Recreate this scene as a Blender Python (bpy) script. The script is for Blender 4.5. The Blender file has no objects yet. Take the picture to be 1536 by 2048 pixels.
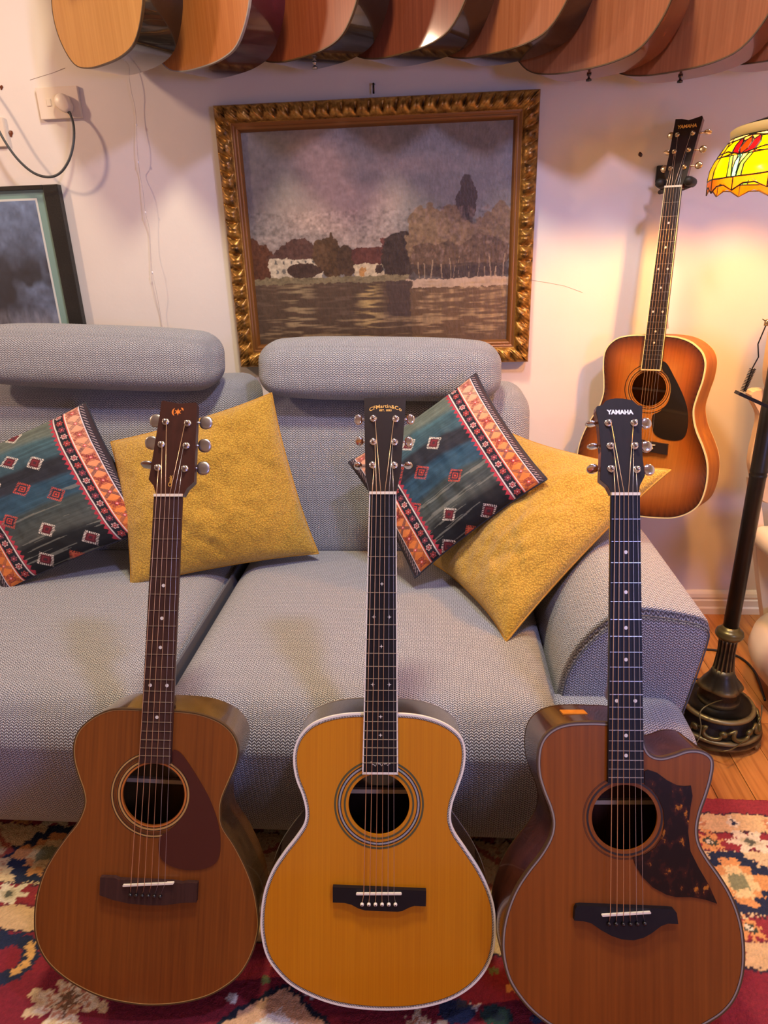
import bpy, bmesh, math, random
import numpy as np
from mathutils import Vector, Matrix
random.seed(4); rng = np.random.default_rng(7)
PI = math.pi
sc = bpy.context.scene; COL = sc.collection

# ------------------------------------------------------------------ camera
FPX, PITCH, YAW, ROLL, DIST, CH = 1347.06, 21.244, 4.941, 1.88, 2.135, 1.205
def _axes():
    p, y, r = map(math.radians, (PITCH, YAW, ROLL))
    F = Vector((-math.sin(y)*math.cos(p), math.cos(y)*math.cos(p), -math.sin(p)))
    R0 = F.cross(Vector((0, 0, 1))).normalized(); D0 = F.cross(R0)
    return F, math.cos(r)*R0+math.sin(r)*D0, math.cos(r)*D0-math.sin(r)*R0
CF, CR, CD = _axes(); CO = Vector((0, -DIST, CH))
cam = bpy.data.cameras.new('camera'); camo = bpy.data.objects.new('camera', cam); COL.objects.link(camo)
m = Matrix((CR, -CD, -CF)).transposed().to_4x4(); m.translation = CO; camo.matrix_world = m
cam.sensor_fit = 'VERTICAL'; cam.sensor_height = 36; cam.lens = FPX/2048*36; cam.clip_start = .05
sc.camera = camo
# ------------------------------------------------------------------ exposure, world, lights
sc.view_settings.view_transform = 'Standard'; sc.view_settings.look = 'None'
sc.view_settings.gamma = 1; sc.view_settings.use_curve_mapping = False
sc.view_settings.exposure = -0.08
w = bpy.data.worlds.new('world'); sc.world = w; w.use_nodes = True
w.node_tree.nodes['Background'].inputs[0].default_value = (.35, .27, .25, 1)
w.node_tree.nodes['Background'].inputs[1].default_value = .02
def light(name, kind, loc, power, color, size=.1, target=None, spread=None):
    d = bpy.data.lights.new(name, kind); d.energy = power; d.color = color
    if kind == 'AREA':
        d.shape = 'DISK'; d.size = size
        if spread: d.spread = math.radians(spread)
    else: d.shadow_soft_size = size
    o = bpy.data.objects.new(name, d); COL.objects.link(o); o.location = loc
    if target is not None:
        o.rotation_euler = (Vector(target)-Vector(loc)).to_track_quat('-Z', 'Y').to_euler()
    return o
light('room_lamp_cool', 'AREA', (.62, -1.6, 2.5), 22, (.58, .56, 1.0), .16, (0, -.3, .6))
light('room_lamp_warm', 'AREA', (-2.2, -1.05, 2.15), 16, (1.0, .66, .44), .14, (-.2, -.1, .9))
light('ceiling_bulb_warm', 'AREA', (-.15, -1.10, 2.66), 40, (1.0, .86, .62), .25, (-.1, -1.0, 0))
light('blue_low_glow', 'AREA', (1.35, -3.0, 1.15), 17, (.28, .36, 1.0), .5, (0, -1.0, .5))  # unseen blue source, low at the right behind the camera

def at(px, py, x=None, y=None, z=None):
    """measured photograph point -> world point on the plane x=, y= or z="""
    v = CF*FPX+CR*(px-768)+CD*(py-1024)
    if x is not None: t = (x-CO.x)/v.x
    elif y is not None: t = (y-CO.y)/v.y
    else: t = (z-CO.z)/v.z
    return CO+v*t

# ------------------------------------------------------------------ materials
def lin(c):
    return tuple((v/12.92 if v <= .04045 else ((v+.055)/1.055)**2.4) for v in c)
def hexc(h): return lin(tuple(int(h[i:i+2], 16)/255 for i in (0, 2, 4)))
class NT:
    def __init__(s, name):
        s.m = bpy.data.materials.new(name); s.m.use_nodes = True; s.t = s.m.node_tree
        s.b = s.t.nodes['Principled BSDF']
    def n(s, typ, **kw):
        nd = s.t.nodes.new(typ)
        for k, v in kw.items():
            if k.startswith('i_'):
                key = k[2:]; key = int(key) if key.isdigit() else key.replace('_', ' ')
                s.put(nd.inputs[key], v)
            else: setattr(nd, k, v)
        return nd
    def put(s, sock, v):
        if isinstance(v, bpy.types.NodeSocket): s.t.links.new(v, sock)
        elif isinstance(v, bpy.types.Node): s.t.links.new(v.outputs[0], sock)
        else:
            if isinstance(v, tuple) and len(v) == 3 and len(sock.default_value) == 4: v = (*v, 1)
            sock.default_value = v
    def math(s, op, a, b=0.0, c=0.0):
        nd = s.t.nodes.new('ShaderNodeMath'); nd.operation = op
        s.put(nd.inputs[0], a); s.put(nd.inputs[1], b); s.put(nd.inputs[2], c); return nd.outputs[0]
    def ramp(s, fac, stops, interp='LINEAR'):
        nd = s.t.nodes.new('ShaderNodeValToRGB'); r = nd.color_ramp; r.interpolation = interp
        while len(r.elements) < len(stops): r.elements.new(.5)
        for e, (p, c) in zip(r.elements, stops): e.position = p; e.color = (*c, 1)
        s.put(nd.inputs[0], fac); return nd.outputs[0]
    def set(s, **kw):
        for k, v in kw.items(): s.put(s.b.inputs[k.replace('_', ' ')], v)
        return s
    def bump(s, h, strength=.3, dist=.001):
        nd = s.n('ShaderNodeBump'); nd.inputs['Strength'].default_value = strength
        nd.inputs['Distance'].default_value = dist; s.put(nd.inputs['Height'], h)
        s.put(s.b.inputs['Normal'], nd.outputs[0]); return nd
    def mapped(s, scale, coord='Object', rot=(0, 0, 0)):
        tc = s.n('ShaderNodeTexCoord'); mp = s.n('ShaderNodeMapping')
        s.t.links.new(tc.outputs[coord], mp.inputs[0]); mp.inputs['Scale'].default_value = scale
        mp.inputs['Rotation'].default_value = rot; return mp.outputs[0]
def plain(name, c, rough=.5, metal=0, **kw):
    t = NT(name).set(Base_Color=c, Roughness=rough, Metallic=metal)
    if kw: t.set(**kw)
    return t.m
def noise(t, vec, scale=1.0, detail=3, rough=.5):
    return t.n('ShaderNodeTexNoise', i_Vector=vec, i_Scale=scale, i_Detail=detail, i_Roughness=rough).outputs[0]
def wood(name, c1, c2, scale=(230, 4, 230), rough=.3, coat=.6, c3=None, pores=0.0):
    t = NT(name); v = t.mapped(scale)
    g = noise(t, v, 1, 3); big = noise(t, t.mapped((9, 1.6, 9)), 1, 2)
    f = t.math('ADD', t.math('MULTIPLY', g, .65), t.math('MULTIPLY', big, .45))
    c = t.ramp(f, [(.32, c1), (.72, c2)])
    t.set(Base_Color=c, Roughness=rough, Coat_Weight=coat, Coat_Roughness=.08, Specular_IOR_Level=.3)
    t.bump(g, .05, .0003); return t.m
def attr_mat(name, attr='Col', rough=.8, bumpscale=None, bstr=.5, bdist=.001, **kw):
    t = NT(name); a = t.n('ShaderNodeAttribute', attribute_name=attr)
    t.set(Base_Color=a.outputs[0], Roughness=rough, **kw)
    if bumpscale: t.bump(noise(t, t.mapped((bumpscale,)*3), 1, 2), bstr, bdist)
    return t.m

M = {}
def setup_mats():
    # painted plaster: cream white with faint unevenness
    t = NT('wall_paint'); v = t.mapped((1, 1, 1))
    n1 = noise(t, v, 2.2, 4); n2 = noise(t, v, 90, 4); n3 = noise(t, v, 14, 3)
    c = t.ramp(n1, [(.3, hexc('ddd3c6')), (.7, hexc('e6ddd0'))])
    t.set(Base_Color=c, Roughness=.62); t.bump(t.math('ADD', t.math('MULTIPLY', n2, .25), n3), .22, .004); M['wall'] = t.m
    M['trim'] = plain('trim_paint', hexc('e6ddc8'), .4)
    M['ceiling'] = plain('ceiling_paint', hexc('e2d8cc'), .8)
    # oak boards
    t = NT('oak'); oi = t.n('ShaderNodeObjectInfo')
    mp = t.n('ShaderNodeMapping'); tc = t.n('ShaderNodeTexCoord'); t.t.links.new(tc.outputs['Object'], mp.inputs[0])
    mp.inputs['Scale'].default_value = (70, 3, 40)
    off = t.n('ShaderNodeCombineXYZ', i_0=t.math('MULTIPLY', oi.outputs['Random'], 50.0), i_1=t.math('MULTIPLY', oi.outputs['Random'], 9.0)); t.t.links.new(off.outputs[0], mp.inputs['Location'])
    g = noise(t, mp.outputs[0], 1, 4)
    c = t.ramp(g, [(.3, hexc('8a5022')), (.5, hexc('b87636')), (.75, hexc('c98a45'))])
    hs = t.n('ShaderNodeHueSaturation', i_Color=c, i_Value=t.math('ADD', t.math('MULTIPLY', oi.outputs['Random'], .3), .8))
    t.set(Base_Color=hs.outputs[0], Roughness=.35, Coat_Weight=.3, Coat_Roughness=.2); t.bump(g, .1, .0005); M['oak'] = t.m
    M['gap'] = plain('floor_gap', hexc('2a1a10'), .9)
    # sofa weave: zigzag of light and dark threads
    t = NT('weave'); tc = t.n('ShaderNodeTexCoord'); sp = t.n('ShaderNodeSeparateXYZ'); t.t.links.new(tc.outputs['UV'], sp.inputs[0])
    wob = noise(t, tc.outputs['UV'], 60, 2); P = .0092
    U = t.math('ADD', t.math('MULTIPLY', sp.outputs[0], 1/P), t.math('MULTIPLY', wob, .5)); V = t.math('ADD', t.math('MULTIPLY', sp.outputs[1], 1/P*1.55), t.math('MULTIPLY', wob, .5))
    zz = t.math('PINGPONG', U, .5)
    row = t.math('FRACT', t.math('ADD', V, t.math('MULTIPLY', zz, 1.6)))
    thread = t.math('PINGPONG', row, .5)                      # 0..0.5
    col = t.math('PINGPONG', U, .25)
    h = t.math('MULTIPLY', t.math('MULTIPLY', thread, 2.0), t.math('ADD', t.math('MULTIPLY', col, 2.2), .45))
    fine = noise(t, tc.outputs['UV'], 900, 2)
    hh = t.math('ADD', h, t.math('MULTIPLY', fine, .35))
    c = t.ramp(hh, [(.26, hexc('4c4a4e')), (.55, hexc('9da0a6')), (.82, hexc('d8d9da'))])
    t.set(Base_Color=c, Roughness=.9); t.b.inputs['Sheen Weight'].default_value = .15
    t.bump(hh, .9, .0025); M['weave'] = t.m
    M['seam'] = plain('seam_grey', hexc('55565c'), .95)  # even dark grey for seams, piping and the sofa base
    # boucle mustard
    t = NT('mustard'); v = t.mapped((1, 1, 1)); n1 = t.n('ShaderNodeTexVoronoi', i_Vector=v, i_Scale=250.0).outputs[0]; n2 = noise(t, v, 700, 3)
    c = t.ramp(t.math('ADD', t.math('MULTIPLY', n1, .5), t.math('MULTIPLY', n2, .55)), [(.22, hexc('ecc044')), (.62, hexc('b88c22'))])
    t.set(Base_Color=c, Roughness=.85, Sheen_Weight=.3); t.bump(t.math('SUBTRACT', n2, n1), .8, .003); M['mustard'] = t.m
    M['mustard_back'] = plain('mustard_back', hexc('b98a2e'), .7)
    M['kilim'] = attr_mat('kilim', rough=.9, bumpscale=1500, bstr=.4, bdist=.0008)
    M['kilim_back'] = plain('kilim_back', hexc('33343c'), .9)
    M['rug'] = attr_mat('rug_wool', rough=.95, bumpscale=420, bstr=.9, bdist=.003)
    M['canvas'] = attr_mat('oil_canvas', rough=.42, bumpscale=260, bstr=.35, bdist=.0012)
    M['print'] = attr_mat('photo_print', rough=.6)
    # guitars
    M['cedar_aged'] = wood('cedar_aged', hexc('62310d'), hexc('834814'), rough=.38, coat=.25)
    M['amber_spruce'] = wood('amber_spruce', hexc('b56c03'), hexc('c67f08'), scale=(330, 3, 330), rough=.3, coat=.6)
    M['cedar_red'] = wood('cedar_red', hexc('6c3608'), hexc('8a4a10'), scale=(150, 3, 150), rough=.42, coat=.08)
    M['rosewood'] = wood('rosewood', hexc('2a130b'), hexc('4a2414'), scale=(60, 5, 60), rough=.25, coat=.8)
    M['rosewood_dark'] = wood('rosewood_dark', hexc('160d0a'), hexc('2c1a12'), scale=(60, 5, 60), rough=.2, coat=1.0)
    M['walnut_side'] = wood('walnut_side', hexc('3a2410'), hexc('5c4020'), scale=(60, 5, 60), rough=.2, coat=1.0)
    M['mahogany'] = wood('mahogany', hexc('5a2a14'), hexc('7a4020'), scale=(80, 5, 80), rough=.25, coat=.8)
    M['maple_side'] = wood('maple_side', hexc('98540c'), hexc('c07814'), scale=(60, 6, 60), rough=.5, coat=.0)
    M['fret_rose'] = wood('fret_rose', hexc('2c1915'), hexc('442a24'), scale=(200, 6, 200), rough=.5, coat=0)
    M['ebony'] = plain('ebony', hexc('100e12'), .5, Specular_IOR_Level=.3)
    M['ebony_brown'] = plain('ebony_brown', hexc('221a1c'), .42)
    M['black_plastic'] = plain('black_plastic', hexc('151212'), .3, Coat_Weight=.4)
    M['rubber'] = plain('black_rubber', hexc('14130f'), .6)
    M['face_brown'] = wood('face_brown', hexc('2a120c'), hexc('3c1c14'), scale=(120, 5, 120), rough=.35, coat=.5)
    M['face_black'] = plain('face_black', hexc('1c1512'), .25, Coat_Weight=.6)
    M['face_matte'] = wood('face_matte', hexc('140d0f'), hexc('1e1517'), scale=(150, 5, 150), rough=.62, coat=0)
    M['bone'] = plain('bone', hexc('e8dcc4'), .35)
    M['ivory'] = plain('ivory', hexc('ead9a0'), .35)
    M['white_bind'] = plain('white_bind', hexc('e6dfd0'), .35)
    M['grey_bind'] = plain('grey_bind', hexc('8f8478'), .35)
    M['brown_bind'] = plain('brown_bind', hexc('4a3418'), .4)
    M['gold_line'] = plain('gold_line', hexc('b08c50'), .4)
    M['dark_line'] = plain('dark_line', hexc('241810'), .4)
    M['green_line'] = plain('green_line', hexc('4a4a2e'), .4)
    M['orange_line'] = plain('orange_line', hexc('b56a2a'), .4)
    t = NT('abalone'); n1 = noise(t, t.mapped((160, 160, 160)), 1, 2)
    t.set(Base_Color=t.ramp(n1, [(.3, hexc('6f8a90')), (.5, hexc('9a8f95')), (.7, hexc('7fa090'))]), Roughness=.2); M['abalone'] = t.m
    t = NT('tortoise'); v = t.mapped((60, 40, 60)); n1 = noise(t, v, 1, 4, .6)
    t.set(Base_Color=t.ramp(n1, [(.52, hexc('180806')), (.62, hexc('3a140a')), (.68, hexc('b06a1c'))]), Roughness=.34, Coat_Weight=0.0, Specular_IOR_Level=.3); M['tortoise'] = t.m
    M['guard_red'] = plain('guard_red', hexc('42140f'), .38, Coat_Weight=.0)
    M['herring'] = plain('herring', hexc('2a2a2a'), .4)
    M['chrome'] = plain('chrome', (.75, .75, .78), .12, 1)
    M['nickel'] = plain('nickel', (.42, .40, .38), .32, 1)
    M['gold_metal'] = plain('gold_metal', (.70, .55, .30), .2, 1)
    M['fretwire'] = plain('fretwire', (.75, .70, .62), .3, 1)
    M['bronze_string'] = plain('bronze_string', (.78, .52, .30), .35, .8)
    M['steel_string'] = plain('steel_string', (.65, .65, .68), .3, .8)
    M['pearl'] = plain('pearl', hexc('d8d4cc'), .3)
    M['ink_gold'] = plain('ink_gold', hexc('e0a84a'), .4)
    M['ink_white'] = plain('ink_white', hexc('e4e2e6'), .4)
    M['ink_orange'] = plain('ink_orange', hexc('e07828'), .4)
    M['ink_black'] = plain('ink_black', hexc('181010'), .6)
    M['paper_label'] = plain('paper_label', hexc('f0d8c0'), .7)
    M['paper_tan'] = plain('paper_tan', hexc('c89c5c'), .7)
    M['brace'] = plain('brace_wood', hexc('d8b48c'), .6)
    # gilt frame
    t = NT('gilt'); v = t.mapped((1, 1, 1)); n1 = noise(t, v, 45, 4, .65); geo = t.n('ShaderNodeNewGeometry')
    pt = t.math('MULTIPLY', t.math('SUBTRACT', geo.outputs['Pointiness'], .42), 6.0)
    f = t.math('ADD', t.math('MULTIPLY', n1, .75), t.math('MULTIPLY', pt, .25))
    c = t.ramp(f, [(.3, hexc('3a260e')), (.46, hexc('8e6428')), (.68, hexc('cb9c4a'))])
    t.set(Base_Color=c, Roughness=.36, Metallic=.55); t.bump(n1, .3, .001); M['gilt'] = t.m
    M['gilt_inner'] = plain('gilt_inner', hexc('85582c'), .35, .5)
    M['frame_dark'] = plain('frame_dark', hexc('24180f'), .6)
    M['black_frame'] = wood('black_frame', hexc('1a1916'), hexc('2c2a26'), rough=.4, coat=.2)
    M['mat_teal'] = plain('mat_teal', hexc('7fa398'), .8)
    M['mat_white'] = plain('mat_white', hexc('d8dcd4'), .8)
    t = NT('picture_glass'); t.set(Base_Color=(1, 1, 1), Roughness=.03, Transmission_Weight=1.0, IOR=1.45); M['glass'] = t.m
    M['switch_white'] = plain('switch_white', hexc('e2d2bc'), .35)
    M['cord_dark'] = plain('cord_dark', hexc('3c4040'), .4)
    M['cord_black'] = plain('cord_black', hexc('17140f'), .45)
    M['clear_wire'] = plain('clear_wire', hexc('cfc4b8'), .2)
    M['led'] = plain('led_bead', hexc('f2f0ee'), .1)
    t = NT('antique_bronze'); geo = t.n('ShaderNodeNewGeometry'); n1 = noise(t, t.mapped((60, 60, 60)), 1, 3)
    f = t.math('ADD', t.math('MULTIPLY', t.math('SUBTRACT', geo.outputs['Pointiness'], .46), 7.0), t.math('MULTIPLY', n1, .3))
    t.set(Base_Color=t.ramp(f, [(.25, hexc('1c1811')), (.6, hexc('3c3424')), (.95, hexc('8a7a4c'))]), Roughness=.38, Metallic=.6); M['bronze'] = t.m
    M['bronze_pole'] = plain('bronze_pole', hexc('2c2820'), .38, .5)
    M['bronze_hi'] = plain('bronze_highlight', hexc('6c6138'), .34, .7)
    M['white_leather'] = plain('white_leather', hexc('e2cfb2'), .42)
    M['white_leather2'] = plain('white_leather_edge', hexc('cdb898'), .5)
    M['lead'] = plain('lead_came', hexc('1c1408'), .4, .4)
    M['dark_metal'] = plain('dark_metal', hexc('2a241c'), .35, .7)
    for nm, hx, e in (('yellow', 'f2cc00', 1), ('red', 'd80818', 1), ('orange_red', 'f02808', 1), ('green', '70e060', 1), ('cyan', '60d8e8', 1), ('amber', 'e07810', 1), ('cream', 'ffe9a0', 1), ('peach', 'e88850', 1)):
        t = NT('glass_'+nm); c = hexc(hx); n1 = noise(t, t.mapped((90, 40, 40)), 1, 2)
        mix = t.n('ShaderNodeMixRGB', i_Fac=t.math('MULTIPLY', n1, .35), i_Color1=tuple(.62*v for v in c), i_Color2=tuple(.7*v for v in c) if nm != 'amber' else hexc('7a2c04'))
        tr = t.n('ShaderNodeBsdfTranslucent', i_Color=mix.outputs[0]); em = t.n('ShaderNodeEmission', i_Color=mix.outputs[0], i_Strength=.16)
        ms = t.n('ShaderNodeMixShader', i_Fac=.4); t.t.links.new(tr.outputs[0], ms.inputs[1]); t.t.links.new(t.b.outputs[0], ms.inputs[2])
        t.set(Base_Color=mix.outputs[0], Roughness=.15)
        ad = t.n('ShaderNodeAddShader'); t.t.links.new(ms.outputs[0], ad.inputs[0]); t.t.links.new(em.outputs[0], ad.inputs[1])
        t.t.links.new(ad.outputs[0], t.t.nodes['Material Output'].inputs['Surface']); M['g_'+nm] = t.m
    t = NT('lamp_bulb'); t.set(Emission_Color=(1, .7, .35), Emission_Strength=12.0); M['bulb'] = t.m
setup_mats()

# ------------------------------------------------------------------ object helpers
def link(name, me, mat, parent=None, smooth=False, mats=None):
    o = bpy.data.objects.new(name, me); COL.objects.link(o)
    if mats:
        for x in mats: me.materials.append(x)
    elif mat is not None and not me.materials: me.materials.append(mat)
    if parent is not None: o.parent = parent
    if smooth: me.polygons.foreach_set('use_smooth', [True]*len(me.polygons))
    return o
def pydata(name, V, F, mat, parent=None, smooth=False, uv=None, mats=None, mi=None):
    me = bpy.data.meshes.new(name); me.from_pydata([tuple(v) for v in V], [], F); me.update()
    if mi is not None: me.polygons.foreach_set('material_index', mi)
    if uv is not None:
        l = me.uv_layers.new(name='UVMap'); idx = np.empty(len(me.loops), int); me.loops.foreach_get('vertex_index', idx)
        l.data.foreach_set('uv', np.asarray(uv, float)[idx].ravel())
    return link(name, me, mat, parent, smooth, mats)
def tag(o, label, cat=None, group=None, kind=None):
    if label: o['label'] = label
    if cat: o['category'] = cat
    if group: o['group'] = group
    if kind: o['kind'] = kind
    return o
def empty(name, loc=(0, 0, 0), mw=None):
    o = bpy.data.objects.new(name, None); COL.objects.link(o); o.empty_display_size = .05
    if mw is not None: o.matrix_world = mw
    else: o.location = loc
    return o
def thing(name, label, cat, loc=(0, 0, 0), mw=None, group=None):
    return tag(empty(name, loc, mw), label, cat, group)
def copy_tree(o, parent=None):
    c = o.copy(); COL.objects.link(c)
    if parent is not None: c.parent = parent; c.matrix_parent_inverse = o.matrix_parent_inverse.copy()
    for ch in o.children: copy_tree(ch, c)
    return c
def boxmesh(V, F, a, b):
    """append axis box from a to b"""
    n = len(V)
    for z in (a[2], b[2]):
        for y in (a[1], b[1]):
            for x in (a[0], b[0]): V.append((x, y, z))
    F += [[n+i for i in f] for f in ((0, 2, 3, 1), (4, 5, 7, 6), (0, 1, 5, 4), (2, 6, 7, 3), (0, 4, 6, 2), (1, 3, 7, 5))]
def box(name, a, b, mat, parent=None, bevel=0):
    V, F = [], []; boxmesh(V, F, a, b)
    if bevel:
        bm = bmesh.new(); vs = [bm.verts.new(v) for v in V]; [bm.faces.new([vs[i] for i in f]) for f in F]
        bmesh.ops.bevel(bm, geom=bm.edges[:], offset=bevel, segments=2, affect='EDGES', profile=.6)
        me = bpy.data.meshes.new(name); bm.to_mesh(me); bm.free(); return link(name, me, mat, parent, False)
    return pydata(name, V, F, mat, parent)
def tube_geo(pts, r, n=8, V=None, F=None, caps=True):
    V = [] if V is None else V; F = [] if F is None else F
    pts = [Vector(p) for p in pts]; rr = r if isinstance(r, (list, tuple)) else [r]*len(pts)
    b0 = len(V); up = None
    for i, p in enumerate(pts):
        d = (pts[min(i+1, len(pts)-1)]-pts[max(i-1, 0)]).normalized()
        if up is None: up = d.orthogonal().normalized()
        up = (up-d*up.dot(d)).normalized(); s = d.cross(up)
        for k in range(n):
            a = 2*PI*k/n; V.append(tuple(p+(up*math.cos(a)+s*math.sin(a))*rr[i]))
    for i in range(len(pts)-1):
        for k in range(n):
            F.append([b0+i*n+k, b0+i*n+(k+1) % n, b0+(i+1)*n+(k+1) % n, b0+(i+1)*n+k])
    if caps: F.append([b0+k for k in range(n)][::-1]); F.append([b0+(len(pts)-1)*n+k for k in range(n)])
    return V, F
def tube(name, pts, r, mat, parent=None, n=8): V, F = tube_geo(pts, r, n); return pydata(name, V, F, mat, parent, True)
def catmull(pts, sub=6, closed=True):
    P = [Vector(p) for p in pts]; n = len(P); out = []
    rg = range(n) if closed else range(n-1)
    for i in rg:
        g = (lambda k: P[k % n]) if closed else (lambda k: P[max(0, min(n-1, k))])
        p0, p1, p2, p3 = g(i-1), g(i), g(i+1), g(i+2)
        for j in range(sub):
            t = j/sub
            out.append(.5*((2*p1)+(p2-p0)*t+(2*p0-5*p1+4*p2-p3)*t*t+(3*p1-p0-3*p2+p3)*t**3))
    if not closed: out.append(P[-1])
    return out
def lathe(name, prof, mat, parent=None, n=48, loc=(0, 0, 0), fn=None, smooth=True):
    V, F = [], []
    for r, z in prof:
        for k in range(n):
            a = 2*PI*k/n; q = r
            if fn: q = r*fn(a, z)
            V.append((loc[0]+q*math.cos(a), loc[1]+q*math.sin(a), loc[2]+z))
    for i in range(len(prof)-1):
        for k in range(n): F.append([i*n+k, i*n+(k+1) % n, (i+1)*n+(k+1) % n, (i+1)*n+k])
    F.append(list(range(n))[::-1]); F.append([(len(prof)-1)*n+k for k in range(n)])
    return pydata(name, V, F, mat, parent, smooth)
def prism(name, poly, w0, w1, mat, parent=None, edge=None):
    """2D polygon (u,v) -> slab between w0 and w1 (w may be callables of the point)"""
    n = len(poly); f0 = w0 if callable(w0) else (lambda p: w0); f1 = w1 if callable(w1) else (lambda p: w1)
    V = [(p[0], p[1], f0(p)) for p in poly]+[(p[0], p[1], f1(p)) for p in poly]
    F = [list(range(n))[::-1], [n+i for i in range(n)]]+[[i, (i+1) % n, n+(i+1) % n, n+i] for i in range(n)]
    return pydata(name, V, F, mat, parent)
def area2(poly): return sum(poly[i][0]*poly[(i+1) % len(poly)][1]-poly[(i+1) % len(poly)][0]*poly[i][1] for i in range(len(poly)))
def inset(poly, d):
    n = len(poly); out = []; sgn = 1 if area2(poly) > 0 else -1
    for i in range(n):
        a, b = Vector(poly[i-1]), Vector(poly[(i+1) % n]); t = (b-a).normalized()
        out.append((poly[i][0]-t.y*d*sgn, poly[i][1]+t.x*d*sgn))
    return out
def ring(name, outer, inner, w0, w1, mat, parent=None):
    """flat band between two matched loops at height w1 with lip down to w0"""
    n = len(outer); V = []
    for lp, w_ in ((outer, w0), (outer, w1), (inner, w1), (inner, w0)): V += [(p[0], p[1], w_) for p in lp]
    F = []
    for j in range(3):
        for i in range(n): F.append([j*n+i, j*n+(i+1) % n, (j+1)*n+(i+1) % n, (j+1)*n+i])
    return pydata(name, V, F, mat, parent)
def circle(c, r, n=72): return [(c[0]+r*math.cos(2*PI*k/n), c[1]+r*math.sin(2*PI*k/n)) for k in range(n)]
def rounded_box(name, a, b, r, mat, parent=None, N=22, deform=None, smooth=True):
    """cushion-like box: every face N x N, rounded edges, box UVs in metres"""
    a, b = np.array(a, float), np.array(b, float); c = (a+b)/2; h = (b-a)/2; r = min(r, *h)
    V, F, UV = [], [], []
    for ax in range(3):
        u, v = [(1, 2), (0, 2), (0, 1)][ax]
        def grid(hh):
            k = np.concatenate([-hh+r*(1-np.cos(np.linspace(0, PI/2, 7)))[:-1], np.linspace(-hh+r, hh-r, N), (hh-r*(1-np.cos(np.linspace(0, PI/2, 7))))[::-1][1:]]); return k
        gu, gv = grid(h[u]), grid(h[v])
        for sg in (-1, 1):
            n0 = len(V)
            for y in gv:
                for x in gu:
                    p = np.zeros(3); p[ax] = sg*h[ax]; p[u] = x; p[v] = y
                    q = np.clip(p, -(h-r), h-r); d = p-q; L = np.linalg.norm(d)
                    V.append(c+q+(d/L*r if L > 0 else 0)); UV.append((x+c[u]+.37*ax, y+c[v]+.11*sg))
            W = len(gu)
            flip = (sg > 0) ^ (ax == 1)
            for j in range(len(gv)-1):
                for i in range(W-1):
                    f = [n0+j*W+i, n0+j*W+i+1, n0+(j+1)*W+i+1, n0+(j+1)*W+i]
                    F.append(f if flip else f[::-1])
    V = np.array(V)
    if deform: V = deform(V, c, h)
    o = pydata(name, V, F, mat, parent, smooth, uv=UV)
    bm = bmesh.new(); bm.from_mesh(o.data); bmesh.ops.remove_doubles(bm, verts=bm.verts, dist=1e-6); bm.to_mesh(o.data); bm.free()
    return o
def text_mesh(name, s, size, mat, parent, place, bold=0.0, spacing=1.0, stretch=1.0, arc=None, depth=.0001):
    """letters as one mesh; place(x, y, h) -> local point"""
    cu = bpy.data.curves.new(name, 'FONT'); cu.body = s; cu.size = size; cu.offset = bold; cu.space_character = spacing
    cu.align_x = 'CENTER'; cu.align_y = 'CENTER'; cu.extrude = depth
    ob = bpy.data.objects.new(name, cu); COL.objects.link(ob)
    dg = bpy.context.evaluated_depsgraph_get(); dg.update()
    me = bpy.data.meshes.new_from_object(ob.evaluated_get(dg)); bpy.data.objects.remove(ob); bpy.data.curves.remove(cu)
    for v in me.vertices:
        x, y, z = v.co; x *= stretch
        if arc: y = y-arc*x*x
        v.co = place(x, y, z)
    me.materials.clear(); me.update()
    return link(name, me, mat, parent)
# value noise in numpy
def vnoise(x, y, seed=0, octaves=1, pers=.5):
    out = 0; amp = 1; tot = 0
    for o_ in range(octaves):
        r = np.random.default_rng(seed+o_*17); T = r.random((256, 256))
        xx = x*2**o_; yy = y*2**o_; xi = np.floor(xx).astype(int); yi = np.floor(yy).astype(int)
        fx = xx-xi; fy = yy-yi; fx = fx*fx*(3-2*fx); fy = fy*fy*(3-2*fy)
        a = T[xi % 256, yi % 256]; b = T[(xi+1) % 256, yi % 256]; c = T[xi % 256, (yi+1) % 256]; d = T[(xi+1) % 256, (yi+1) % 256]
        out = out+amp*((a*(1-fx)+b*fx)*(1-fy)+(c*(1-fx)+d*fx)*fy); tot += amp; amp *= pers
    return out/tot
def grid_mesh(name, P, col, mat, parent=None, smooth=True):
    """P: (h,w,3) positions, col: (h,w,3) linear colours"""
    h, w_ = P.shape[:2]; me = bpy.data.meshes.new(name)
    idx = np.arange(h*w_).reshape(h, w_)
    Q = np.stack([idx[:-1, :-1], idx[:-1, 1:], idx[1:, 1:], idx[1:, :-1]], -1).reshape(-1, 4)
    me.vertices.add(h*w_); me.vertices.foreach_set('co', P.reshape(-1).astype(np.float32))
    me.loops.add(len(Q)*4); me.loops.foreach_set('vertex_index', Q.ravel().astype(np.int32))
    me.polygons.add(len(Q)); me.polygons.foreach_set('loop_start', np.arange(0, len(Q)*4, 4, dtype=np.int32))
    me.update(calc_edges=True); me.validate()
    if col is not None:
        a = me.color_attributes.new(name='Col', type='FLOAT_COLOR', domain='POINT')
        a.data.foreach_set('color', np.concatenate([col.reshape(-1, 3), np.ones((h*w_, 1))], 1).ravel().astype(np.float32))
    return link(name, me, mat, parent, smooth)
def hx(h): return np.array(hexc(h))
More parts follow.
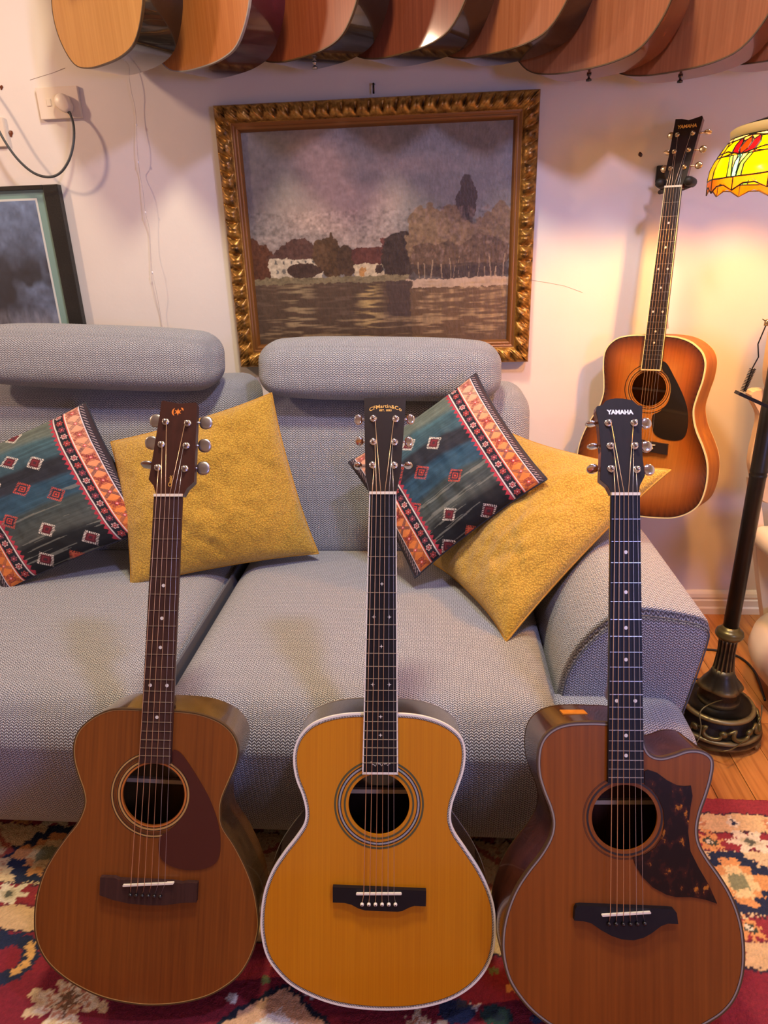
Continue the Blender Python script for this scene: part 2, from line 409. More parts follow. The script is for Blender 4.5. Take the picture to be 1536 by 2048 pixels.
# ================================================================== the room
XL, XR, YF, ZC = -2.8, 1.75, -3.6, 2.72
def struct(o, label=None): return tag(o, label, kind='structure')
fl = struct(box('floor', (XL, YF, -.05), (XR, .0, -.012), M['gap']), 'worn orange-brown timber board floor')
pl_me = None
k = 0; x = XL
while x < XR-.02:
    V, F = [], []
    y0 = YF
    cuts = [YF, -2.0-(k*37 % 11)*.07, -.4-(k*53 % 13)*.05, 0] if k % 3 else [YF, -1.35, 0]
    for a, b in zip(cuts[:-1], cuts[1:]):
        o = box('plank', (x+.0008, a+.0006, -.012), (min(x+.0832, XR), b-.0006, random.uniform(-.0006, .0003)), M['oak'], fl)
    x += .084; k += 1
struct(box('wall_back', (XL, 0, 0), (XR, .1, ZC), M['wall']), 'cream plaster wall behind the sofa')
struct(box('wall_right', (XR, YF, 0), (XR+.1, .1, ZC), M['wall'])); struct(box('wall_left', (XL-.1, YF, 0), (XL, .1, ZC), M['wall']))
struct(box('wall_front', (XL, YF-.1, 0), (XR, YF, ZC), M['wall'])); struct(box('ceiling', (XL, YF, ZC), (XR, .1, ZC+.1), M['ceiling']))
prof = [(0, 0), (-.022, 0), (-.022, .022), (-.018, .028), (-.018, .050), (-.014, .054), (-.016, .062), (-.013, .074), (-.008, .080), (-.003, .084), (0, .084)]
V = [(xx, p[0], p[1]+.0) for xx in (XL, XR) for p in prof]; n = len(prof)
bb = pydata('baseboard_back', V, [[i, i+1, n+i+1, n+i] for i in range(n-1)], M['trim']); struct(bb, 'cream moulded skirting board')
# tiny marks on the wall
def blob_mark(name, p, r, label, mat):
    V, F = [], []
    for k in range(9):
        a = 2*PI*k/9; rr = r*(.7+.5*random.random()); V.append((p.x+rr*math.cos(a), -.0012, p.z+rr*math.sin(a)*1.2))
    V.append((p.x, -.003, p.z)); F = [[i, (i+1) % 9, 9] for i in range(9)]
    o = pydata(name, V, F, mat); return tag(o, label, 'mark')
blob_mark('wall_plug', at(1281, 309, y=0), .0055, 'small dark screw plug in the wall left of the hanging sunburst guitar', M['rosewood'])
blob_mark('paint_chip', at(22, 267, y=0), .007, 'dark paint chip low on the wall left of the socket', M['mahogany'])
blob_mark('paint_chip', at(3, 175, y=0), .005, 'small dark paint chip at the left edge above the larger chip', M['mahogany'])

# ================================================================== guitars
class Frame:
    def __init__(s, o, U, V, W): s.o, s.U, s.V, s.W = Vector(o), Vector(U), Vector(V), Vector(W)
    def mw(s):
        m = Matrix((s.U, s.V, s.W)).transposed().to_4x4(); m.translation = s.o; return m
    def loc(s, px, py, w=0.0):
        v = CF*FPX+CR*(px-768)+CD*(py-1024); t = ((s.o+s.W*w-CO).dot(s.W))/v.dot(s.W); d = CO+v*t-s.o
        return (d.dot(s.U), d.dot(s.V))
def crop(ox, oy, k): return lambda pts: [(ox+x/k, oy+y/k) for x, y in pts]
def body(root, outl, depth, holec, holer, mats, bind_w=.0022, purf=None, bind_h=.0006, taper=.012, vtop=None, top_attr=None, rings=(), back_bind=None, hole_in=.004):
    """outl: dense closed (u,v) outline; soundboard w=0, back at w=-depth"""
    n = len(outl); vs = [p[1] for p in outl]; v0, v1 = min(vs), max(vs)
    dep = lambda p: -(depth-taper*(p[1]-v0)/(v1-v0))
    ctr = Vector(((min(p[0] for p in outl)+max(p[0] for p in outl))/2, (v0+v1)/2))
    inn = inset(outl, bind_w)
    if holec is not None:
        hol = []
        for p in inn:
            d = Vector((p[0]-holec[0], p[1]-holec[1])).normalized(); hol.append((holec[0]+d.x*holer, holec[1]+d.y*holer))
    else: hol = [(ctr.x+.001*(p[0]-ctr.x), ctr.y+.001*(p[1]-ctr.y)) for p in inn]
    # soundboard with a real hole and edge thickness
    K = 10; V = []; F = []
    for j in range(K+1):
        t = j/K
        V += [(a[0]*(1-t)+b[0]*t, a[1]*(1-t)+b[1]*t, 0.0) for a, b in zip(inn, hol)]
    V += [(b[0], b[1], -.003) for b in hol]
    for j in range(K+1):
        for i in range(n): F.append([j*n+i, j*n+(i+1) % n, (j+1)*n+(i+1) % n, (j+1)*n+i])
    if area2(inn) < 0: F = [f[::-1] for f in F]
    sb = pydata('soundboard', V, F, mats['top'], root)
    if top_attr is not None:
        me = sb.data; a = me.color_attributes.new(name='Col', type='FLOAT_COLOR', domain='POINT')
        cols = np.ones((len(V), 4)); cols[:, :3] = top_attr(V, inn, K); a.data.foreach_set('color', cols.ravel())
    # sides
    V = []; F = []
    R = 6
    for j in range(R+1):
        for p in outl: V.append((p[0], p[1], dep(p)*j/R))
    for j in range(R):
        for i in range(n): F.append([j*n+i, j*n+(i+1) % n, (j+1)*n+(i+1) % n, (j+1)*n+i])
    if area2(outl) > 0: F = [f[::-1] for f in F]
    pydata('side', V, F, mats['side'], root, True)
    # back, slightly arched
    V = []; F = []; KB = 5
    for j in range(KB+1):
        t = j/KB*.995
        for p in outl:
            V.append((p[0]*(1-t)+ctr.x*t, p[1]*(1-t)+ctr.y*t, dep(p)-.004*(1-(1-t)**2)))
    for j in range(KB):
        for i in range(n): F.append([j*n+i, j*n+(i+1) % n, (j+1)*n+(i+1) % n, (j+1)*n+i])
    pydata('back', V, F, mats['side'], root, True)
    # bindings
    out2 = inset(outl, -.0006)
    ring('binding', out2, inn, -.006, bind_h, mats['bind'], root)
    if back_bind:
        V = []; F = []
        for off, k in ((0, -.0), (-.0005, 0), (-.0005, 1), (0, 1)):
            lp = inset(outl, off)
            for p, q in zip(lp, outl): V.append((p[0], p[1], dep(q)-.001+.002*k))
        for j in range(3):
            for i in range(n): F.append([j*n+i, j*n+(i+1) % n, (j+1)*n+(i+1) % n, (j+1)*n+i])
        pydata('back_binding', V, F, back_bind, root)
    for (d0, d1, h, mt, nm) in (purf or ()):
        ring(nm, inset(outl, d0), inset(outl, d1), -.001, h, mt, root)
    if holec is not None:
        for r0, r1, mt in rings:
            ring('rosette_ring', circle(holec, r1, 96), circle(holec, r0, 96), -.0002, .0003, mt, root)
    return dep
def herringbone(root, outl, d0, d1, h):
    """small slanted dark and light blocks along the edge, one mesh"""
    n = len(outl); a = inset(outl, d0); b = inset(outl, d1); V = []; F = []; mi = []
    L = 0; seg = []
    pts = [(Vector((*a[i], h)), Vector((*b[i], h))) for i in range(n)]+[(Vector((*a[0], h)), Vector((*b[0], h)))]
    acc = 0; step = .0026; k = 0; cum = [0]
    for i in range(n): cum.append(cum[-1]+(pts[i+1][0]-pts[i][0]).length)
    def samp(s, e):
        s = min(max(s, 0), cum[-1]-1e-9); i = int(np.searchsorted(cum, s, 'right'))-1; i = min(i, n-1); t = (s-cum[i])/max(cum[i+1]-cum[i], 1e-9); return pts[i][e].lerp(pts[i+1][e], t)
    s = 0
    while s < cum[-1]:
        j = len(V); V += [samp(s, 0), samp(s+step*.55, 0), samp(s+step*1.1, 1), samp(s+step*.55, 1)]; F.append([j, j+1, j+2, j+3]); s += step
    o = pydata('purfling_blocks', V, F, M['dark_line'], root); tag(o, None, kind='stuff')
def star_poly(c, r, n=4, q=.32, rot=0):
    out = []
    for k in range(2*n):
        a = rot+PI*k/n; rr = r if k % 2 == 0 else r*q; out.append((c[0]+rr*math.cos(a), c[1]+rr*math.sin(a)))
    return out
def neck_and_strings(root, S):
    """S: local measurements of neck, bridge, strings"""
    nl, nr, el, er = [Vector(q) for q in (S['nut'][0], S['nut'][1], S['end'][0], S['end'][1])]
    wn, we = S.get('wn', .0085), S.get('we', .0075)          # fretboard surface height at nut, at end
    nc = (nl+nr)/2; ec = (el+er)/2; ax = (ec-nc).normalized(); Lb = (ec-nc).length
    V = [(*nl, wn), (*nr, wn), (*er, we), (*el, we), (*nl, wn-.006), (*nr, wn-.006), (*er, .0002), (*el, .0002)]
    F = [[0, 3, 2, 1], [4, 5, 6, 7], [0, 1, 5, 4], [1, 2, 6, 5], [2, 3, 7, 6], [3, 0, 4, 7]]
    pydata('fretboard', V, F, S['board'], root)
    def onb(t, s, h=0):   # t along 0..1 , s across -1..1
        l = nl.lerp(el, t); r = nr.lerp(er, t); c = (l+r)/2; p = c+(r-c)*s; return (p.x, p.y, wn+(we-wn)*t+h)
    if S.get('bb'):
        for s0, s1 in ((-1.0, -.93), (.93, 1.0)):
            V = [onb(0, s0, .0003), onb(0, s1, .0003), onb(1, s1, .0003), onb(1, s0, .0003)]
            V += [(p[0], p[1], p[2]-.005) for p in V]
            pydata('fretboard_binding', V, [[0, 1, 2, 3], [4, 7, 6, 5], [0, 3, 7, 4], [1, 5, 6, 2], [0, 4, 5, 1], [3, 2, 6, 7]], S['bb'], root)
        te = 1-.0015/Lb
        V = [onb(te-.002, -1, .0003), onb(te-.002, 1, .0003), onb(1.003, 1, .0003), onb(1.003, -1, .0003)]
        pydata('fretboard_binding', V, [[0, 1, 2, 3]], S['bb'], root)
    scale = S['scale']; lastt = 0; fr = [0]
    for k in range(1, S['frets']+1):
        d = scale*(1-2**(-k/12)); t = d/Lb; fr.append(t)
        if t > .995: break
        w_ = .0011/Lb/2; V = []
        for tt, hh in ((t-w_, 0), (t-w_*.5, .0009), (t+w_*.5, .0009), (t+w_, 0)): V += [onb(tt, -.985, hh), onb(tt, .985, hh)]
        pydata('fret', V, [[0, 1, 3, 2], [2, 3, 5, 4], [4, 5, 7, 6]], M['fretwire'], root)
    for k, s in S['dots']:
        if k < len(fr):
            t = (fr[k]+fr[k-1])/2; p = onb(t, s, .00025)
            poly = star_poly(p[:2], .0034, 4, .3) if S.get('star') else circle(p[:2], .0028, 16)
            prism('inlay', poly, p[2]-.0003, p[2]+.0002, S.get('dotm', M['pearl']), root)
    # neck behind the board
    V = []; F = []; ns, nr_ = 16, 12; tj = S['join']
    for i in range(ns+1):
        t = i/ns*tj; l = Vector(onb(t, -.99)); r = Vector(onb(t, .99)); c = (l+r)/2
        dp = .018+.006*t/tj; base = wn-.0055*(1-t)-.006*t; hw = (r-l).length/2; u = (r-l).normalized()
        if t > tj*.86: q = (t/tj-.86)/.14; dp = dp+(S['heel']-dp)*q**1.6
        for k in range(nr_+1):
            a = PI*k/nr_; p = c+u*(-hw*math.cos(a)*(1-.35*max(0, (t/tj-.86)/.14)*math.sin(a))); V.append((p.x, p.y, base-dp*math.sin(a)**.85))
    for i in range(ns):
        for k in range(nr_): F.append([i*(nr_+1)+k, i*(nr_+1)+k+1, (i+1)*(nr_+1)+k+1, (i+1)*(nr_+1)+k])
    pydata('neck', V, F, S['neckm'], root, True)
    # nut
    u = (nr-nl).normalized(); nn = -ax
    V = []; 
    for s in (0, .0045):
        for q in (nl, nr):
            for h in (wn-.004, wn+.0018): p = q+nn*s; V.append((p.x, p.y, h))
    pydata('nut', V, [[0, 1, 3, 2], [4, 6, 7, 5], [1, 5, 7, 3], [0, 4, 5, 1], [2, 3, 7, 6]], S.get('nutm', M['bone']), root)
    # bridge
    if 'bridge' in S:
        prism('bridge', S['bridge'], 0, .0085, S['bridgem'], root)
        a, b = [Vector(q) for q in S['saddle']]; d = (b-a).normalized(); pv = Vector((-d.y, d.x))*.0014
        prism('saddle', [tuple(a-pv), tuple(b-pv), tuple(b+d*.001), tuple(b+pv), tuple(a+pv), tuple(a-d*.001)], .007, .0125, M['bone'], root)
        for q in S['pins']:
            pn = lathe('bridge_pin', [(.0012, 0), (.0028, .001), (.0032, .0025), (.0026, .0042), (.0010, .005), (.0002, .0052)], S['pinm'], root, 12, (q[0], q[1], .0082))
            if S.get('pindot'): prism('pin_dot', circle((q[0], q[1]-.0004), .0011, 10), .0133, .0137, M['ink_black'], pn)
    if 'sbot' in S: sb_pts = S['sbot']
    else: a, b = [Vector(q) for q in S['saddle']]; sb_pts = [tuple(a.lerp(b, .16+.68*k/5)) for k in range(6)]
    # head
    pass
    for k in range(6):
        s = -.78+1.56*k/5; p = Vector(onb(0, s)); p.z = wn+.0022
        pn = Vector((*sb_pts[k], .0128)); r = [.00062, .00055, .00048, .0004, .00032, .00028][k]
        m_ = M['bronze_string'] if k < 4 else M['steel_string']
        pts = []
        if 'pins' in S: q = S['pins'][k]; pts = [Vector((q[0], q[1]+.002, .0095))]
        pts += [pn, Vector((p.x, p.y, p.z))]
        post = S['posts_l'][k]
        pts += [Vector((p.x, p.y, p.z))-Vector((ax.x, ax.y, 0))*.0045, Vector(post)]
        tube('string', pts, r, m_, root, 5)
def head_frame(S, F_, tilt):
    """sub-frame of the tilted headstock in guitar-local coordinates"""
    nl, nr = [Vector(q) for q in S['nut']]; nc = (nl+nr)/2; u = (nr-nl).normalized(); v = Vector((-u.y, u.x))
    wn = S.get('wn', .0085)-.003
    o = Vector((nc.x, nc.y, wn)); Uh = Vector((u.x, u.y, 0)); Vh = Vector((v.x*math.cos(tilt), v.y*math.cos(tilt), -math.sin(tilt))); Wh = Uh.cross(Vh)
    R = Matrix((F_.U, F_.V, F_.W)).transposed()
    wf = Frame(F_.o+R@o, R@Uh, R@Vh, R@Wh)
    loc3 = Matrix((Uh, Vh, Wh)).transposed()
    def tolocal(u_, v_, h): return o+loc3@Vector((u_, v_, h))
    return wf, tolocal, loc3
def button_geo(kind, c, su, sv, sw, L3, rot=0):
    """flattened knob; kind: oval or kidney"""
    V = []; F = []; nu, nv = 16, 9
    for j in range(nv+1):
        ph = -PI/2+PI*j/nv
        for i in range(nu):
            th = 2*PI*i/nu; ct, st = math.cos(th), math.sin(th); e = .75 if kind == 'kidney' else 1
            x = su*math.copysign(abs(ct)**e, ct)*math.cos(ph)**.6; y = sv*math.copysign(abs(st)**e, st)*math.cos(ph)**.6; z = sw*math.sin(ph)
            if kind == 'kidney': y *= 1-.18*math.cos(th)**2
            y2 = y*math.cos(rot)-z*math.sin(rot); z2 = y*math.sin(rot)+z*math.cos(rot)
            V.append(tuple(Vector(c)+L3@Vector((x, y2, z2))))
    for j in range(nv):
        for i in range(nu): F.append([j*nu+i, j*nu+(i+1) % nu, (j+1)*nu+(i+1) % nu, (j+1)*nu+i])
    return V, F
def headstock(root, S, F_, thick=.015):
    tilt = math.radians(S.get('tilt', 14)); wf, tl, L3 = head_frame(S, F_, tilt)
    poly = [wf.loc(*p) for p in S['head_px']]
    n = len(poly); V = [tuple(tl(p[0], p[1], 0)) for p in poly]+[tuple(tl(p[0], p[1], -.0016)) for p in poly]+[tuple(tl(p[0], p[1], -thick)) for p in poly]
    F = [list(range(n)), [2*n+i for i in range(n)][::-1]]
    for j in range(2): F += [[j*n+i, (j+1)*n+i, (j+1)*n+(i+1) % n, j*n+(i+1) % n] for i in range(n)]
    mi = [0, 1]+[0]*n+[1]*n
    pydata('headstock', V, F, None, root, mats=[S['facem'], S['headm']], mi=mi)
    S['posts_l'] = [None]*6
    mm = S['metal']; posts = S['posts_px']; btn = S['btn_px']
    for i, (pp, bp) in enumerate(zip(posts, btn)):
        u, v = wf.loc(*pp); 
        # post: washer, barrel
        pf = [(.0001, .0), (.0062, .0), (.0062, .0012), (.0052, .0022), (.0034, .0024), (.0031, .006), (.0025, .0066), (.0028, .0095), (.0022, .0102), (.0001, .0102)]
        V = []; F = []; nn = 16
        for r, z in pf:
            for k in range(nn): a = 2*PI*k/nn; V.append(tuple(tl(u+r*math.cos(a), v+r*math.sin(a), z)))
        for j in range(len(pf)-1):
            for k in range(nn): F.append([j*nn+k, j*nn+(k+1) % nn, (j+1)*nn+(k+1) % nn, (j+1)*nn+k])
        tp = pydata('tuning_post', V, F, mm, root, True)
        # gear case and shaft behind the head, button at the side
        bu, bv = wf.loc(bp[0], bp[1], 0); side = 1 if bu > u else -1
        zb = -thick*.72 if S.get('bdepth') is None else S['bdepth']
        bu, bv = wf.loc(bp[0], bp[1], zb)
        V, F = tube_geo([tl(u, bv, zb), tl(bu-side*S['bs'][0]*.5, bv, zb)], [.003, .002], 8); pydata('tuner_shaft', V, F, mm, tp, True)
        sx, sy, rt = (S['bs']+(bp[2],))[:3] if len(bp) > 2 else (*S['bs'], 0)
        V, F = button_geo(S['bkind'], tl(bu, bv, zb), sx, sy, .0032, L3, rt); pydata('tuner_button', V, F, S.get('btnm', mm), tp, True)
        S['posts_l'][i] = tuple(tl(u+(-.0028 if side > 0 else .0028), v, .0055))
    # order strings: low strings = left column from nut outwards
    L = sorted([k for k in range(6) if posts[k][0] < sum(p[0] for p in posts)/6], key=lambda k: -posts[k][1])
    R_ = sorted([k for k in range(6) if k not in L], key=lambda k: posts[k][1])
    S['posts_l'] = [S['posts_l'][k] for k in L+R_]
    return wf, tl, L3
def plate(root, name, pts, w, mat, h=.0012): return prism(name, pts, w, w+h, mat, root)

def front_guitar(name, label, bottom_px, Z, axis_top_px, S, group=None):
    o = CO+(CF*FPX+CR*(bottom_px[0]-768)+CD*(bottom_px[1]-1024))*(Z/FPX)
    t = CO+(CF*FPX+CR*(axis_top_px[0]-768)+CD*(axis_top_px[1]-1024))*(Z/FPX)
    W = -CF; Vv = (t-o).normalized(); U = Vv.cross(W); F_ = Frame(o, U, Vv, W)
    root = thing(name, label, 'guitar', mw=F_.mw(), group='guitars leaning against the sofa')
    return root, F_
def full(root, F_, G):
    L0 = lambda pts, w=0.0: [F_.loc(p[0], p[1], w) for p in pts]
    outl = [tuple(p) for p in catmull([(*q, 0) for q in L0(G['outline'])], 5)]; outl = [(p[0], p[1]) for p in outl]
    hc = F_.loc(*G['hole']); hr = abs(F_.loc(G['hole'][0]+G['hole_r'], G['hole'][1])[0]-hc[0]); kpx = hr/G['hole_r']
    rings = [(a*kpx, b*kpx, mt) for a, b, mt in G['rings']]
    body(root, outl, G['depth'], hc, hr, G['mats'], G.get('bind_w', .0022), G.get('purf'), rings=rings, back_bind=G.get('back_bind'), top_attr=G.get('top_attr'), taper=G.get('taper', .014))
    if G.get('herring'): herringbone(root, outl, *G['herring'])
    if G.get('guard'): plate(root, 'pickguard', [tuple(p[:2]) for p in catmull([(*q, 0) for q in L0(G['guard'])], 4)] if G.get('guard_smooth', True) else L0(G['guard']), .0004, G['guardm'])
    # label and brace seen through the hole
    dep = -G['depth']+.008
    bw = .055
    box('brace', (hc[0]-.09, hc[1]-.018, dep), (hc[0]+.09, hc[1]-.011, dep+.012), M['brace'], root)
    S = dict(G['neck']); wn = S.get('wn', .0085)
    S['nut'] = L0(S['nut'], wn); S['end'] = L0(S['end'], .0075)
    if 'bridge' in S: S['bridge'] = L0(S['bridge'], .004); S['saddle'] = L0(S['saddle'], .011); S['pins'] = L0(S['pins'], .009)
    hf = headstock(root, S, F_); neck_and_strings(root, S)
    return S, hf, hc, hr, dep

# ---- left guitar: aged cedar folk body
c4 = crop(40, 1360, 2.954); c3 = crop(270, 780, 7.317)
root1, F1 = front_guitar('acoustic_guitar', 'aged brown acoustic guitar with dark red pickguard and reddish-black headstock, leaning left on the sofa', (284, 2009.6), 1.112, (337, 992), None)
G1 = dict(outline=c4([(810, 178), (720, 175), (600, 170), (520, 180), (440, 215), (370, 270), (330, 330), (315, 400), (320, 480), (345, 570), (375, 660), (380, 740), (340, 840), (270, 930), (200, 1030), (140, 1140), (100, 1270), (85, 1400), (95, 1530), (150, 1650), (250, 1750), (380, 1830), (520, 1885), (700, 1918), (850, 1920), (1000, 1900), (1150, 1850), (1290, 1750), (1370, 1620), (1408, 1480), (1407, 1380), (1385, 1250), (1340, 1120), (1270, 980), (1200, 870), (1185, 790), (1195, 700), (1240, 590), (1280, 490), (1290, 400), (1260, 320), (1200, 260), (1120, 220), (1030, 195), (910, 182)]),
    hole=c4([(790, 677)])[0], hole_r=61.6, depth=.108, mats=dict(top=M['cedar_aged'], side=M['walnut_side'], bind=M['brown_bind']), bind_w=.0016,
    purf=((.0016, .0026, .0003, M['gold_line'], 'purfling'),),
    rings=[(62.5, 65.5, M['orange_line']), (66.5, 67.5, M['dark_line']), (68, 71.5, M['gold_line']), (71.5, 73, M['dark_line']), (76, 76.6, M['dark_line']), (78.5, 79.1, M['dark_line']), (80.5, 82, M['dark_line']), (82, 84.8, M['gold_line']), (84.8, 86.2, M['dark_line'])],
    guard=c4([(905, 415), (945, 425), (990, 480), (1060, 590), (1120, 700), (1165, 820), (1185, 930), (1180, 1030), (1150, 1085), (1080, 1115), (980, 1120), (890, 1095), (835, 1050), (820, 970), (835, 920), (880, 890), (940, 830), (990, 750), (1005, 670), (990, 590), (950, 530), (905, 490)]), guardm=M['guard_red'],
    neck=dict(nut=[(307.6, 993), (364.3, 993)], end=[(278, 1526.5), (340.9, 1528)], frets=20, scale=.639, board=M['fret_rose'], join=.79, heel=.07, neckm=M['walnut_side'],
        dots=[(5, 0), (7, 0), (9, 0), (12, -.55), (12, .55), (15, 0)], bridgem=M['fret_rose'], pinm=M['black_plastic'],
        bridge=c4([(480, 1158), (560, 1160), (590, 1172), (900, 1185), (960, 1195), (990, 1188), (1053, 1192), (1047, 1305), (960, 1308), (860, 1322), (760, 1322), (650, 1312), (560, 1292), (475, 1262)]),
        saddle=c4([(610, 1214), (905, 1201)]), pins=c4([(653, 1268), (688, 1270), (724, 1272), (760, 1273), (795, 1275), (830, 1277)]),
        head_px=c3([(310, 1535), (270, 1400), (200, 1310), (230, 1150), (370, 300), (385, 165), (410, 155), (520, 175), (660, 200), (780, 187), (890, 182), (905, 200), (900, 400), (865, 1340), (760, 1440), (710, 1535)]),
        facem=M['face_brown'], headm=M['face_brown'], metal=M['nickel'], bs=(.0115, .0118), bkind='kidney',
        posts_px=c3([(335, 1140), (387, 800), (450, 470), (772, 490), (752, 820), (730, 1155)]),
        btn_px=[(*p, r) for p, r in zip(c3([(190, 1095), (245, 775), (310, 450), (1040, 480), (1020, 815), (1000, 1145)]), (1.35, .4, .1, .1, .3, .1))]))
# nut corner order expects left,right along the board
S1, H1, hc1, hr1, dep1 = full(root1, F1, G1)
wf, tl, L3 = H1
def emblem():
    c = wf.loc(*c3([(630, 322)])[0]); V = []; F = []
    for poly in (star_poly(c, .0065, 6, .42, PI/2),):
        n = len(V); V += [tuple(tl(p[0], p[1], .0004)) for p in poly]; F.append([n+i for i in range(len(poly))])
    for a0, a1 in ((2.3, 4.0), (.25, 1.0)):
        n = len(V); K = 10
        for k in range(K+1):
            a = a0+(a1-a0)*k/K; wd = .0012*math.sin(PI*k/K)+.0002
            V += [tuple(tl(c[0]+(.0090+wd)*math.cos(a), c[1]+(.0090+wd)*math.sin(a), .0004)), tuple(tl(c[0]+(.0090-wd)*math.cos(a), c[1]+(.0090-wd)*math.sin(a), .0004))]
        F += [[n+2*k, n+2*k+1, n+2*k+3, n+2*k+2] for k in range(K)]
    pydata('emblem', V, F, M['ink_orange'], root1)
emblem()
cc = wf.loc(*c3([(520, 1330)])[0])

text_mesh('head_decal', 'Classic', .008, M['ink_gold'], root1, lambda x, y, z: tl(cc[0]-y, cc[1]+x, .0004+z), spacing=.9)
prism('sound_hole_label', [(hc1[0]+.002, hc1[1]+.006), (hc1[0]+.075, hc1[1]+.006), (hc1[0]+.075, hc1[1]+.07), (hc1[0]+.002, hc1[1]+.07)], dep1, dep1+.0004, M['paper_tan'], root1)
text_mesh('label_text', 'R-13', .017, M['ink_black'], root1, lambda x, y, z: Vector((hc1[0]+.030+x, hc1[1]+.0405+y, dep1+.0008+z)), bold=.0002)

# ---- middle guitar: amber spruce with herringbone edge
c5 = crop(500, 1360, 2.954); c3m = crop(680, 780, 7.317)
root2, F2 = front_guitar('acoustic_guitar', 'glossy amber acoustic guitar with white and herringbone edge and black square headstock', (757, 2018), 1.093, (765.6, 987), None)
G2 = dict(outline=c5([(770, 198), (670, 197), (560, 203), (450, 225), (360, 265), (295, 330), (262, 410), (258, 500), (275, 590), (310, 680), (330, 770), (320, 850), (270, 930), (200, 1020), (130, 1130), (85, 1250), (66, 1380), (68, 1500), (95, 1620), (150, 1710), (240, 1800), (370, 1870), (520, 1920), (700, 1945), (880, 1948), (1040, 1930), (1190, 1885), (1310, 1810), (1395, 1710), (1440, 1590), (1450, 1450), (1440, 1330), (1405, 1220), (1350, 1110), (1270, 990), (1210, 900), (1185, 820), (1195, 730), (1230, 630), (1262, 530), (1272, 430), (1255, 350), (1200, 290), (1120, 245), (1020, 215), (930, 203), (870, 200)]),
    hole=(758, 1608.3), hole_r=60.9, depth=.104, mats=dict(top=M['amber_spruce'], side=M['rosewood_dark'], bind=M['white_bind']), bind_w=.0024, back_bind=M['grey_bind'],
    purf=((.0024, .0052, .0003, M['white_bind'], 'purfling'), (.0052, .0057, .0004, M['dark_line'], 'purfling')), herring=(.0027, .0051, .0005),
    rings=[(66.6, 70.4, M['green_line']), (75.6, 77.5, M['dark_line']), (77.5, 81, M['abalone']), (81, 83.1, M['dark_line']), (86.1, 89.9, M['green_line'])],
    neck=dict(nut=[(738.5, 988.5), (792.7, 988.5)], end=[(724.4, 1547), (796.2, 1547.5)], frets=20, scale=.632, board=M['ebony'], join=.76, heel=.07, neckm=M['mahogany'], bb=M['white_bind'], star=True,
        dots=[(5, 0), (7, -.5), (7, .5), (9, 0), (12, -.5), (12, .5), (15, 0), (17, 0)], bridgem=M['ebony'], pinm=M['bone'], pindot=True,
        bridge=c5([(490, 1215), (1040, 1237), (1038, 1328), (970, 1325), (940, 1335), (900, 1355), (870, 1360), (680, 1352), (640, 1340), (600, 1318), (560, 1308), (490, 1305)]),
        saddle=c5([(630, 1264), (893, 1263)]), pins=c5([(662, 1323), (702, 1323), (741, 1323), (780, 1323), (820, 1323), (859, 1323)]),
        head_px=c3m([(430, 1500), (372, 1250), (352, 115), (968, 115), (888, 1200), (820, 1500)]),
        facem=M['face_black'], headm=M['mahogany'], metal=M['chrome'], bs=(.0072, .0095), bkind='oval',
        posts_px=c3m([(477, 1100), (487, 760), (487, 420), (815, 425), (797, 765), (793, 1103)]),
        btn_px=[(*p, r) for p, r in zip(c3m([(265, 1110), (285, 755), (270, 435), (1030, 430), (1005, 760), (1000, 1105)]), (1.2, .9, .2, .2, .2, 1.3))]))
S2, H2, hc2, hr2, dep2 = full(root2, F2, G2)
wf2, tl2, L32 = H2
c_ = wf2.loc(*c3m([(665, 240)])[0])
text_mesh('head_logo', 'CFMartin&Co', .0090, M['ink_gold'], root2, lambda x, y, z: tl2(c_[0]+x, c_[1]+y, .0004+z), bold=.00012, spacing=1.06, arc=9)
c_b = wf2.loc(*c3m([(665, 300)])[0])
text_mesh('head_logo', 'EST. 1833', .0046, M['ink_gold'], root2, lambda x, y, z: tl2(c_b[0]+x, c_b[1]+y, .0004+z), bold=.0002, spacing=1.1)
el = [(hc2[0]+.049*math.cos(2*PI*k/48), hc2[1]+.044+.032*math.sin(2*PI*k/48)) for k in range(48)]
lab = prism('sound_hole_label', el, dep2, dep2+.0004, M['paper_label'], root2)
for k, (tx, dy) in enumerate((('Signature Model', .034), ('Number 28', .026), ('Made by hand', .0185))):
    pass
ring('label_border', [(hc2[0]+.0465*math.cos(2*PI*k/48), hc2[1]+.044+.0295*math.sin(2*PI*k/48)) for k in range(48)], [(hc2[0]+.0457*math.cos(2*PI*k/48), hc2[1]+.044+.0287*math.sin(2*PI*k/48)) for k in range(48)], dep2, dep2+.0007, M['rosewood'], root2)
V, F = [], []
for row, (dy, hw) in enumerate(((.042, .030), (.034, .034), (.0265, .030), (.0205, .018))):   # rows of faint lettering too small to read
    x = -hw
    while x < hw:
        wd = random.uniform(.001, .0035); boxmesh(V, F, (hc2[0]+x, hc2[1]+dy, dep2+.0004), (hc2[0]+x+wd, hc2[1]+dy+random.uniform(.0012, .002), dep2+.0007)); x += wd+.0008
pydata('label_text', V, F, M['ink_black'], root2)
box('centre_strip', (hc2[0]-.009, hc2[1]-.2, dep2-.001), (hc2[0]+.009, hc2[1]+.2, dep2+.0002), M['mahogany'], root2)
a_, b_ = [Vector(q) for q in S2['end']]; sg = []
for k in range(60):
    t = k/59; sg.append(Vector((a_.x+(b_.x-a_.x)*(.22+.56*t), a_.y+.0155+.0030*math.sin(t*19+.5)*math.exp(-1.5*abs(t-.15))+.0014*math.sin(t*41), .0083)))
tube('inlaid_signature', sg, .00035, M['pearl'], root2, 4)

